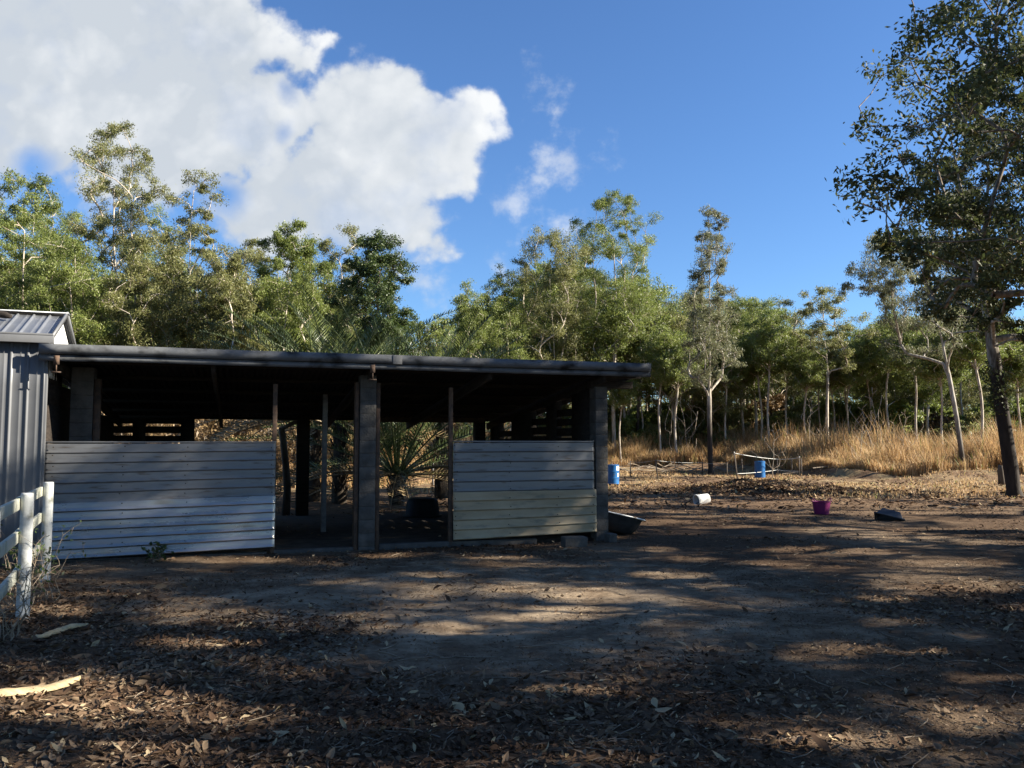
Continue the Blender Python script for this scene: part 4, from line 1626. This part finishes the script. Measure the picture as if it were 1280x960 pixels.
# overturned tub inside the stable
p = SW(*on_y(528, 655, 5.2)[:2], .035)
t = thing('stable_tub', 'dark rounded tub turned upside down at the back of the stable', 'tub', p, .4)
M['black_rubber'] = mat('black_rubber', (.015, .015, .016), (.035, .034, .033), 6, 0.6, bump=.2)
b = MB()
b.lathe([(.40, 0), (.415, .02), (.40, .05), (.385, .06), (.345, .33), (.30, .39), (.22, .415), (.0, .42)], 28, cap1=False)
b.build('body', M['black_rubber'], t, True)
b = MB()
b.lathe([(.405, .0), (.43, .005), (.435, .03), (.42, .045), (.402, .045)], 28)
b.build('rim', M['black_rubber'], t, True)

# ------------------------------------------------------------------ the small grey shed at the left
M['clad'] = mat('grey_steel_cladding', (.115, .118, .124), (.165, .168, .174), 1.5, 0.5, 0.2, bump=.08, bscale=3, stretch=(1, 1, .5))
M['clad_roof'] = mat('grey_steel_roof', (.20, .21, .225), (.28, .29, .305), 2, 0.42, 0.55, bump=.1)
M['clad_white'] = mat('white_painted_sheet', (.62, .63, .62), (.74, .74, .72), 3, 0.5)
A2 = math.radians(21)
CO = P(55, 554, 11.35)
sh2 = thing('small_shed', 'small grey steel shed with ribbed walls at the left edge', 'shed', (CO[0], CO[1], 0), A2)


def rib_sheet(name, u, v, o0, nrm, pitch, depth, m, parent, rib=.25):
    """ribbed cladding: ribs run along v, repeat along u"""
    u, v, o0, nrm = (np.array(q, float) for q in (u, v, o0, nrm))
    W_, H_ = np.linalg.norm(u), np.linalg.norm(v)
    k = int(W_ / pitch) + 1
    pr = []
    for j in range(k):
        for a, dd in ((0, 0), (.38, 0), (.42, .25), (.46, 0), (.76, 0), (.80, 1), (.90, 1), (.94, 0)):
            x = (j + a) * pitch
            if x <= W_:
                pr.append((x, dd * depth))
    pr.append((W_, 0))
    pr = np.array(pr)
    rows = 6
    V = []
    for q in np.linspace(0, 1, rows):
        V.append(o0 + u[None] * (pr[:, :1] / W_) + v * q + nrm[None] * pr[:, 1:])
    V = np.concatenate(V)
    n_ = len(pr)
    i_ = (np.arange(rows - 1)[:, None] * n_ + np.arange(n_ - 1)[None]).ravel()
    F = np.stack([i_, i_ + 1, i_ + n_ + 1, i_ + n_], -1)
    o = obj(name, mesh_np(name, V, F.ravel(), np.full(len(F), 4), m), parent)
    o.modifiers.new('solid', 'SOLIDIFY').thickness = .002
    return o


EV = 3.06
rib_sheet('front_wall', (3.6, 0, 0), (0, 0, EV + .1), (-3.6, 0, -.1), (0, -1, 0), .2, .017, M['clad'], sh2)
rib_sheet('gable_wall', (0, 2.4, 0), (0, 0, .42), (0, 0.0, EV - .5), (1, 0, 0), .19, .02, M['clad_white'], sh2)
b = MB()
b.add([[0, 0, EV - .1], [0, 2.4, EV - .1], [0, 2.35, EV + .0], [0, 1.25, EV + .44], [0, .05, EV + .0], [-.01, 0, EV - .1], [-.01, 2.4, EV - .1], [-.01, 2.35, EV], [-.01, 1.25, EV + .44], [-.01, .05, EV]],
      [(0, 1, 2, 3, 4), (5, 9, 8, 7, 6)])
o = b.build('gable_top', M['clad_white'], sh2)
rib_sheet('roof', (3.75, 0, 0), (0, 1.30, .50), (-3.7, -.05, EV + .03), (0, -.35, .93), .21, .02, M['clad_roof'], sh2)
rib_sheet('roof', (3.75, 0, 0), (0, 1.30, -.50), (-3.7, 1.25, EV + .53), (0, .35, .93), .21, .02, M['clad_roof'], sh2)
b = MB()
b.box(-3.7, .08, -.12, -.02, EV - .045, EV + .075)
b.box(-3.7, .08, -.125, -.12, EV + .06, EV + .085)
b.build('gutter', M['clad'], sh2, bevel=.008)
b = MB()
b.beam((.06, -.05, EV + .055), (.06, 1.26, EV + .56), .03, .07)
b.beam((.06, 1.24, EV + .56), (.06, 2.56, EV + .055), .03, .07)
b.build('barge_board', M['clad'], sh2)
b = MB()
b.box(-3.7, .09, 1.15, 1.35, EV + .545, EV + .565)
b.build('ridge_cap', M['clad_roof'], sh2)
b = MB()
b.box(-.03, .014, -.014, .04, 0, EV)
b.build('corner_trim', M['clad'], sh2, bevel=.003)
# curled piece of bark on its roof
Msh = Matrix.Translation((CO[0], CO[1], 0)) @ Matrix.Rotation(A2, 4, 'Z')
b = MB()
b.tube([[-.14, 0, .03], [-.04, .02, .06], [.06, .01, .05], [.13, -.03, .035]], [.04, .055, .05, .03], 7)
o = b.build('fallen_bark', M['dark_wood'], None, True)
o.location = Msh @ Vector((-.72, .78, EV + .38))
o.rotation_euler = (0.3, 0, .3)
tag(o, 'dark curl of bark lying on the small shed roof', 'bark')

# ------------------------------------------------------------------ white rail fence
M['white_post'] = mat('white_painted_post', (.34, .35, .34), (.47, .48, .47), 5, 0.7, bump=.25, c3=(.17, .17, .14), s3=9, f3=.35)
M['cream_rail'] = mat('lichened_white_rail', (.36, .36, .29), (.52, .52, .44), 6, 0.75, bump=.2, c3=(.22, .24, .13), s3=6, f3=.35)
pa, pb = ground_at(56, 727), ground_at(28, 774)
pc = pb + (pb - pa) * 1.0
fence = thing('rail_fence', 'white post and rail fence running up to the stable from the left edge', 'fence', pa)
for k, q in enumerate((pa, pb, pc)):
    zg = float(gz(q.x, q.y))
    b = MB()
    b.lathe([(.058, -.15), (.058, .3), (.056, 1.17), (.05, 1.18)], 20)
    o = b.build('post', M['white_post'], fence, True)
    o.location = (q.x - pa.x, q.y - pa.y, zg - pa.z)
    o.modifiers.new('b', 'EDGE_SPLIT')
dirf = (pb - pa).normalized()
sidef = Vector((dirf.y, -dirf.x, 0))
if sidef.x > 0:
    sidef = -sidef
for z in (1.07, .76, .40):
    for a_, b_ in ((pa, pb), (pb, pc)):
        r0 = a_ - pa + sidef * .075 + dirf * (-.05 if a_ is pa else .004)
        r1 = b_ - pa + sidef * .075
        b = MB()
        b.beam((r0.x, r0.y, z + .0), (r1.x, r1.y, z + .01), .036, .11)
        b.build('rail', M['cream_rail'], fence, bevel=.006)

# weeds tangled at the foot of the fence
rwd = np.random.default_rng(8)


def weed(name, label, loc, n_st, h, spread, nleaf, lsize, lm, seed):
    r = np.random.default_rng(seed)
    t = thing(name, label, 'weed', loc)
    b = MB()
    Cs, Ds, Ns = [], [], []
    for k in range(n_st):
        a = r.uniform(0, 6.28)
        hh = h * r.uniform(.5, 1.0)
        s = spread * r.uniform(.3, 1)
        pts = [np.array([r.normal(0, spread * .15), r.normal(0, spread * .15), -.03])]
        for j in range(1, 7):
            q = j / 6
            pts.append(pts[0] + np.array([math.cos(a) * s * q ** 1.3, math.sin(a) * s * q ** 1.3, hh * (q - .12 * q * q)]) + r.normal(0, .025, 3))
        pts = np.array(pts)
        b.tube(pts, np.linspace(.006, .0025, 7), 5, cap=False)
        for j in range(3, 7):
            for _ in range(2):
                e = pts[j] + r.normal(0, .07, 3) + [0, 0, .03]
                b.tube(np.array([pts[j], (pts[j] + e) / 2 + r.normal(0, .01, 3), e]), [.0025, .002, .0015], 4, cap=False)
                for _ in range(nleaf):
                    Cs.append(e + r.normal(0, .02, 3))
                    Ds.append(r.normal(0, 1, 3) + [0, 0, .2])
                    Ns.append(r.normal(0, .6, 3) + [0, 0, 1])
    b.build('stem', M['twig'], t, True)
    if nleaf:
        LV, LL = leaf_quads(np.array(Cs), np.array(Ds), np.array(Ns), lsize * r.uniform(.7, 1.3, len(Cs)), lsize * .45 * r.uniform(.7, 1.3, len(Cs)))
        obj('leaf', mesh_np('leaf', LV, LL, np.full(len(Cs), 4), lm), t)
    return t


weed('weed', 'scrawny leafy weed growing against the nearer white fence post', ground_at(30, 770), 9, .95, .5, 2, .055, M['leaf_dark'], 1)
weed('weed', 'leafy weed with thin stems between the two white fence posts', ground_at(58, 752), 6, 1.0, .45, 2, .05, M['leaf_dark'], 2)
weed('weed', 'bare dry weed stalks at the left edge below the fence', ground_at(12, 800), 9, .75, .4, 0, .05, M['leaf_dark'], 3)
t = weed('weed', 'small dark green broad-leafed weed at the foot of the silver wall', ground_at(192, 703), 5, .22, .14, 3, .085, M['leaf_dark'], 4)

# ------------------------------------------------------------------ palms behind the stable
def frond(b, rL, base, az, el0, length, droop, seed, leaflet=.42, vee=.6, dense=46):
    r = np.random.default_rng(seed)
    n_ = 12
    pts = [np.array(base, float)]
    e = el0
    side = np.array([-math.sin(az), math.cos(az), 0])
    for k in range(n_):
        e -= droop / n_ * (0.4 + 1.2 * k / n_)
        d_ = np.array([math.cos(az) * math.cos(e), math.sin(az) * math.cos(e), math.sin(e)])
        pts.append(pts[-1] + d_ * length / n_)
    pts = np.array(pts)
    b.tube(pts, np.linspace(.03, .006, n_ + 1), 5, cap=False)
    q = np.linspace(.16, 1, dense)
    pos = np.stack([np.interp(q * n_, np.arange(n_ + 1), pts[:, i_]) for i_ in range(3)], -1)
    tn = np.gradient(pos, axis=0)
    tn /= np.linalg.norm(tn, axis=1)[:, None]
    upv = np.cross(side[None], tn)
    upv *= np.sign(upv[:, 2:3] + 1e-6)
    for s in (-1, 1):
        d_ = tn * .75 + side[None] * s * .85 + upv * vee + r.normal(0, .1, pos.shape)
        d_ /= np.linalg.norm(d_, axis=1)[:, None]
        L_ = leaflet * (np.sin(np.clip(q, 0, 1) * math.pi * .88 + .25) * .75 + .25) * r.uniform(.85, 1.15, dense)
        nr = np.cross(d_, tn) + r.normal(0, .15, pos.shape)
        rL.append((pos + d_ * L_[:, None] / 2 - np.array([0, 0, 1]) * 0.02, d_, nr, L_, np.full(dense, .034)))


def palm(label, loc, n, length, trunk_h, seed, els=(.5, 1.45), n_dry=4, fixed=(), leaflet=.42):
    r = np.random.default_rng(seed)
    t = thing('date_palm', label, 'palm', loc)
    b = MB()
    b.lathe([(.20, -.1), (.23, .15), (.18, trunk_h * .6), (.21, trunk_h), (.10, trunk_h + .3)], 14)
    for k in range(40):
        a = r.uniform(0, 6.28)
        z = r.uniform(.1, trunk_h + .1)
        b.beam((.18 * math.cos(a), .18 * math.sin(a), z), (.30 * math.cos(a), .30 * math.sin(a), z + .25), .05, .03)
    b.build('trunk', M['palm_trunk'], t)
    for dry in (0, 1):
        spec = []
        m_ = n_dry if dry else n
        for k in range(m_):
            az = k * 2.399 + r.uniform(-.3, .3)
            if dry:
                el, dr = r.uniform(-.1, .35), r.uniform(.5, 1.2)
            else:
                el = els[0] + (els[1] - els[0]) * (k / m_) ** .9
                dr = r.uniform(.6, 1.2) * (1.25 - .5 * k / m_)
            spec.append((az, el, length * r.uniform(.8, 1.1), dr))
        if dry:
            spec += list(fixed)
        for k, (az, el, ln, dr) in enumerate(spec):
            bm_, q = MB(), []
            frond(bm_, q, (.1 * math.cos(az), .1 * math.sin(az), trunk_h + .08), az, el, ln, dr, int(seed * 100 + k + dry * 50), leaflet)
            LV, LL = leaf_quads(*(np.concatenate([x[i_] for x in q]) for i_ in range(5)))
            bm_.addq(LV, LL.reshape(-1, 4))
            bm_.build('dry_frond' if dry else 'frond', M['palm_dry' if dry else 'palm_leaf'], t)
    return t


palm('date palm with a dark shaggy base seen whole through the right opening of the stable', g3(497, 23.0), 50, 4.9, .75, 11, els=(.1, 1.5), n_dry=16)
palm('date palm crowded with dry fronds behind the middle opening of the stable', g3(425, 23.8), 32, 4.6, 2.1, 12, n_dry=14, fixed=((2.9, .42, 4.4, 1.3), (3.2, .3, 4.2, 1.2)))
palm('date palm whose fronds show above the roof behind the silver wall', g3(392, 24.6), 26, 4.2, 2.3, 13, n_dry=8)
palm('date palm showing pale fronds above the roof right of the middle column', g3(552, 26.5), 22, 3.9, 2.6, 14, n_dry=5)

# ------------------------------------------------------------------ things in the yard
M['blue'] = mat('blue_drum_paint', (.012, .085, .24), (.02, .13, .33), 5, 0.4, bump=.1, c3=(.10, .07, .05), s3=9, f3=.08)
M['white_plastic'] = mat('white_plastic', (.66, .66, .63), (.78, .78, .75), 6, 0.5)
M['purple'] = mat('purple_rubber', (.15, .010, .085), (.19, .015, .11), 5, 0.5)
M['grey_rubber'] = mat('dark_grey_rubber', (.05, .055, .065), (.085, .09, .105), 5, 0.5)
M['tape'] = mat('white_fence_tape', (.62, .62, .58), (.75, .75, .7), 20, 0.6)
M['picket'] = mat('dark_steel_picket', (.045, .038, .032), (.10, .08, .062), 12, 0.8)
M['enamel'] = mat('white_enamel', (.72, .72, .70), (.80, .80, .78), 5, 0.3, c3=(.25, .18, .11), s3=9, f3=.15)


def drum(label, loc, paper):
    t = thing('blue_drum', label, 'drum', loc, .2)
    b = MB()
    b.lathe([(.27, 0), (.29, .012), (.29, .03), (.28, .04), (.28, .27), (.293, .285), (.293, .305), (.28, .32), (.28, .57), (.293, .585), (.293, .605), (.28, .62), (.28, .84), (.29, .85), (.29, .875), (.28, .88)], 32)
    b.build('body', M['blue'], t, True, auto=True).modifiers.new('e', 'EDGE_SPLIT')
    b = MB()
    b.lathe([(.272, .882), (.272, .888), (.1, .889)], 28)
    b.lathe([(.035, .889), (.035, .91)], 10, Matrix.Translation((.15, .08, 0)))
    b.build('lid', M['blue'], t)
    if paper:
        for a0, a1, z0, z1 in paper:
            a = np.linspace(a0, a1, 9)
            V = np.concatenate([np.stack([.2845 * np.cos(a), .2845 * np.sin(a), np.full(9, z)], -1) for z in (z0, z1)])
            b = MB()
            b.addq(V, [[j, j + 1, j + 10, j + 9] for j in range(8)])
            b.build('paper_label', M['white_plastic'], t)
    return t


g = ground_at(766, 606)
drum('blue steel drum with a white patch, nearest to the stable', g, [(-1.25, -.55, .64, .83), (-1.05, -.75, .36, .52)])
g2_ = ground_at(950, 597)
drum('blue steel drum standing inside the white-taped pen', g2_, None)
# plank lying in front of the first drum
a_, b_ = ground_at(750, 607), ground_at(802, 608)
b = MB()
b.beam((a_.x, a_.y, a_.z + .05), (b_.x, b_.y, b_.z + .05), .2, .05)
tag(b.build('plank', M['dark_wood'], None, bevel=.005), 'weathered plank lying on the ground before the first blue drum', 'plank')

# white bucket on its side
g = ground_at(878, 631)
t = thing('bucket', 'white plastic bucket lying on its side in the yard', 'bucket', (g.x, g.y, g.z + .15), math.radians(-160))
Mb = Matrix.Rotation(math.radians(98), 4, 'Y') @ Matrix.Scale(1.02, 4)
b = MB()
b.lathe([(.125, 0), (.135, .01), (.155, .36), (.168, .362), (.168, .385), (.15, .385), (.147, .36), (.125, .02), (0, .02)], 28, Mb @ Matrix.Translation((0, 0, -.19)), cap1=False)
b.build('body', M['white_plastic'], t, True).modifiers.new('e', 'EDGE_SPLIT')
b = MB()
a = np.linspace(0, math.pi, 13)
b.tube(np.array([tuple(Mb @ Vector((.17 * math.cos(x), .17 * math.sin(x), .12))) for x in a]), .004, 6)
b.build('handle', M['pipe'], t, True)

# purple tub with two handles
g = ground_at(1027, 643)
t = thing('feed_tub', 'purple flexible tub with two handles standing in the shade', 'tub', g, .25)
b = MB()
b.lathe([(.15, 0), (.165, .01), (.205, .29), (.215, .295), (.215, .305), (.20, .305), (.16, .02), (0, .02)], 32, cap1=False)
b.build('body', M['purple'], t, True).modifiers.new('e', 'EDGE_SPLIT')
for s in (-1, 1):
    a = np.linspace(0, math.pi, 11)
    b = MB()
    b.tube(np.stack([np.full(11, s * .0) + .075 * np.cos(a) * 0 + s * (.205 + .03 * np.sin(a)), .08 * np.cos(a), .295 + .075 * np.sin(a)], -1), .011, 7)
    b.build('handle', M['purple'], t, True)

# dark grey feed tray tipped on its edge
g = ground_at(1112, 650)
t = thing('feed_tray', 'dark grey rubber feed tray tipped over on the ground right of the purple tub', 'tray', (g.x, g.y, g.z + .02), math.radians(-25))
Mt = Matrix.Rotation(math.radians(-24), 4, 'X') @ Matrix.Rotation(math.radians(14), 4, 'Y')
b = MB()
b.add([tuple(Mt @ Vector(v)) for v in [(-.27, -.2, 0), (.27, -.2, 0), (.27, .2, 0), (-.27, .2, 0), (-.18, -.12, .17), (.18, -.12, .17), (.18, .12, .17), (-.18, .12, .17)]],
      [(0, 1, 5, 4), (1, 2, 6, 5), (2, 3, 7, 6), (3, 0, 4, 7), (4, 5, 6, 7)])
b.build('body', M['grey_rubber'], t, bevel=.03, solid=.012)
b = MB()
for u0, u1 in (((-.29, -.22), (.29, -.22)), ((.29, -.22), (.29, .22)), ((.29, .22), (-.29, .22)), ((-.29, .22), (-.29, -.22))):
    b.beam(Mt @ Vector((*u0, 0)), Mt @ Vector((*u1, 0)), .04, .025)
b.build('rim', M['grey_rubber'], t, bevel=.006)

# old bathtub beside the end column
g = ground_at(775, 672)
g = g + Vector((-.12, .55, -.03))
t = thing('bathtub', 'old bathtub with a white rim and dark outside, tilted beside the stable end column', 'bathtub', (g.x, g.y, float(gz(g.x, g.y)) + .03), math.radians(8))
Mt = Matrix.Rotation(math.radians(-5), 4, 'X') @ Matrix.Rotation(math.radians(13), 4, 'Y') @ Matrix.Scale(.88, 4)
NB = 28


def tub_ring(hx, hy, z, cx=0.0):
    out = []
    for k in range(NB):
        a = 2 * math.pi * k / NB
        ca, sa = math.cos(a), math.sin(a)
        out.append(tuple(Mt @ Vector((cx + hx * math.copysign(abs(ca) ** .55, ca), hy * math.copysign(abs(sa) ** .55, sa), z))))
    return out


def rings(rs_, m_, nm, cap0, cap1):
    V = [p_ for r_ in rs_ for p_ in r_]
    F = [[i_ * NB + k, i_ * NB + (k + 1) % NB, (i_ + 1) * NB + (k + 1) % NB, (i_ + 1) * NB + k] for i_ in range(len(rs_) - 1) for k in range(NB)]
    if cap0:
        F.append(list(range(NB))[::-1])
    if cap1:
        F.append([(len(rs_) - 1) * NB + k for k in range(NB)])
    b_ = MB()
    b_.add(V, F)
    return b_.build(nm, m_, t, True)


rings([tub_ring(.36, .16, .03, -.03), tub_ring(.46, .24, .07, -.02), tub_ring(.54, .29, .22), tub_ring(.60, .33, .385)], M['black_rubber'], 'shell', True, False)
rings([tub_ring(.60, .33, .385), tub_ring(.66, .37, .386), tub_ring(.675, .38, .398), tub_ring(.66, .37, .412), tub_ring(.59, .32, .410), tub_ring(.52, .27, .24), tub_ring(.36, .16, .09)], M['enamel'], 'rim', False, True)
# loose blocks at the foot of the wall
for px, py, sx, sy, sz_, rz_, lab in ((718, 684, .40, .19, .16, .34, 'long concrete block on the ground under the cream sheet'),
                                      (764, 678, .16, .16, .14, .5, 'small broken block at the foot of the stable end column')):
    g = ground_at(px, py)
    b = MB()
    b.box(-sx / 2, sx / 2, -sy / 2, sy / 2, -.05, sz_)
    o = b.build('concrete_block', M['block'], None, bevel=.018)
    o.location = (g.x, g.y + .08, g.z)
    o.rotation_euler = (.03, .02, rz_)
    tag(o, lab, 'block')

# star pickets, some carrying white tape
pk = {}
for nm, px, py, h, lean_, lab in (
        ('a', 822, 600, 1.02, -.09, 'thin leaning steel picket right of the first blue drum'),
        ('b', 788, 596, .85, 0, 'thin dark picket just behind the first blue drum'),
        ('c', 878, 593, .75, 0, 'thin picket left of the narrow greyish gum trunk'),
        ('d', 909, 595, .75, 0, 'thin picket right of the narrow greyish gum trunk'),
        ('e', 922, 601, 1.38, -.10, 'tall dark picket at the near left corner of the taped pen'),
        ('f', 929, 597, 1.02, -.07, 'dark picket just behind the near left corner of the taped pen'),
        ('g', 972, 594, .95, 0, 'dark picket right of the penned blue drum'),
        ('h', 990, 592, .9, 0, 'dark picket on the back side of the taped pen'),
        ('i', 999, 595, 1.05, .03, 'dark picket with a white top at the right corner of the taped pen'),
        ('j', 1002, 592, .95, 0, 'dark picket close behind the right corner of the taped pen'),
        ('k', 1096, 593, .85, 0, 'lone dark picket at the foot of the grass left of the leaning gum')):
    g = ground_at(px, py)
    t = thing('steel_picket', lab, 'fence post', g, 0, 'steel pickets of the far yard')
    b = MB()
    for rot in (0, 2.09, 4.19):
        Mx = Matrix.Rotation(lean_, 4, 'Y') @ Matrix.Rotation(rot, 4, 'Z')
        b.box(0.0, .036, -.008, .008, -.2, h, Mx)
    b.build('stake', M['picket'], t)
    b = MB()
    b.lathe([(.022, h - .03), (.024, h + .02), (.012, h + .035)], 8, Matrix.Rotation(lean_, 4, 'Y'))
    b.build('cap', M['tape' if nm in 'ei' else 'picket'], t)
    pk[nm] = g + Vector((math.sin(lean_) * h, 0, math.cos(lean_) * h - .03))


def tape(name, label, pts, r_, m_, sag=.05):
    b = MB()
    P_ = []
    for a0, b0 in zip(pts[:-1], pts[1:]):
        for s in np.linspace(0, 1, 10, endpoint=False):
            q = Vector(a0).lerp(Vector(b0), s)
            q.z -= sag * 4 * s * (1 - s)
            P_.append(tuple(q))
    P_.append(tuple(pts[-1]))
    b.tube(np.array(P_), r_, 5)
    return tag(b.build(name, m_, None, True), label, 'tape' if 'tape' in name else 'wire')


tape('fence_tape', 'white tape strung along the top of the picket pen', [pk['e'], pk['g'] , pk['i']], .012, M['tape'], .04)
dz = Vector((0, 0, .62))
tape('fence_tape', 'white tape sagging low across the front of the pen before the blue drum', [pk['e'] - Vector((-.12, 0, 1.0)), pk['g'] - dz, pk['i'] - Vector((0, 0, .75))], .011, M['tape'], .03)
tape('fence_wire', 'thin pale wire between the pickets left of the pen', [pk['b'], pk['a'], pk['c'], pk['d'], pk['e']], .006, M['tape'], .06)

# short stump post by the big tree, and post behind the palm
g = ground_at(1252, 606)
t = thing('timber_stump', 'short grey timber stump post beside the big right-hand tree', 'post', g)
b = MB()
b.tube([[0, 0, -.2], [.01, 0, .3], [-.02, .02, .62], [.03, .0, .86]], [.16, .14, .13, .12], 9)
b.build('post', M['bark_grey'], t, False)
for px, py, ptop, lab in ((541, 608, 579, 'short white-capped post seen through the stable right of the palm'), (556, 606, 577, 'white-capped post seen at the edge of the right half wall')):
    g = ground_at(px, py)
    h = float(P(px, ptop, g.y)[2]) - g.z
    t = thing('capped_post', lab, 'post', g)
    b = MB()
    b.lathe([(.045, -.2), (.045, h - .08)], 12)
    b.build('shaft', M['pipe'], t, True)
    b = MB()
    b.lathe([(.06, h - .1), (.062, h - .02), (.03, h)], 12)
    b.build('cap', M['white_plastic'], t)

# heap of dead branches along the foot of the grass
rb_ = np.random.default_rng(19)
for cx, cy, nn, sp, lab in ((-1, 0, 60, 3.0, 'pile of dead grey sticks along the foot of the grass left of the greyish gum'), (1, 0, 70, 2.6, 'pile of dead grey sticks and bark left of the leaning gum')):
    g = g3(835, 54) if cx < 0 else g3(1145, 46.5)
    t = thing('brush_pile', lab, 'brush pile', g)
    b = MB()
    for k in range(nn):
        x, y = rb_.normal(0, sp), rb_.normal(0, .7)
        z = float(gz(g.x + x, g.y + y)) - g.z + rb_.uniform(0, .35) * math.exp(-(x / sp) ** 2)
        a, L_ = rb_.normal(0, .5), rb_.uniform(.6, 2.0)
        d_ = np.array([math.cos(a), math.sin(a), rb_.normal(0, .18)]) * L_ / 2
        c_ = np.array([x, y, z + .05])
        b.tube(np.array([c_ - d_, c_ + rb_.normal(0, .06, 3), c_ + d_]), [.03, .028, .012], 5, cap=False)
    b.build('stick', M['twig'], t, True)
# fallen palm sheaths at the lower left
M['sheath'] = mat('dry_palm_sheath', (.36, .27, .15), (.52, .41, .24), 6, 0.7, bump=.4, stretch=(1, 6, 1))


def sheath(label, a_, b_, w, seed):
    r = np.random.default_rng(seed)
    n_ = 14
    V = []
    for k in range(n_):
        q = k / (n_ - 1)
        p_ = Vector(a_).lerp(Vector(b_), q)
        d_ = (Vector(b_) - Vector(a_)).normalized()
        s = Vector((-d_.y, d_.x, 0))
        ww = w * (max(0.0, math.sin(math.pi * min(q * .9 + .1, 1))) ** .9 + .03) * r.uniform(.75, 1.2)
        zg = float(gz(p_.x, p_.y)) + .02
        for j in range(5):
            u = (j - 2) / 2
            pp = p_ + s * u * ww + Vector((0, 0, 0))
            V.append((pp.x, pp.y, zg + .03 * (1 - u * u) + .03 * math.sin(q * 5 + seed) * .5 + r.normal(0, .003)))
    F = [(k * 5 + j, k * 5 + j + 1, k * 5 + j + 6, k * 5 + j + 5) for k in range(n_ - 1) for j in range(4)]
    b = MB()
    b.add(V, F)
    return tag(b.build('palm_sheath', M['sheath'], None, True, solid=.006), label, 'palm frond')


sheath('broad yellow dry palm sheath lying at the lower left edge', ground_at(-20, 880), ground_at(100, 856), .085, 2)
sheath('narrow tan palm sheath lying in the leaves near the fence', ground_at(40, 801), ground_at(110, 785), .035, 5)
# a few loose stones
rr_ = np.random.default_rng(23)
for px, py, s, lab in ((1166, 633, .10, 'dark stone in the paddock left of the big tree'), (1190, 636, .09, 'pale flat stone in the paddock below the leaning gum')):
    g = ground_at(px, py)
    b = MB()
    prof = [(0.0, -.4), (.6, -.35), (1, 0), (.75, .35), (.3, .52), (0, .55)]
    b.lathe([(q * s, z * s * .8) for q, z in prof], 9, cap0=False, cap1=False)
    o = b.build('stone', M['block'] if 'pale' in lab else M['dark_wood'], None, True)
    o.location = (g.x, g.y, g.z + .02)
    o.scale = (1.6, .9, .8)
    tag(o, lab, 'stone')
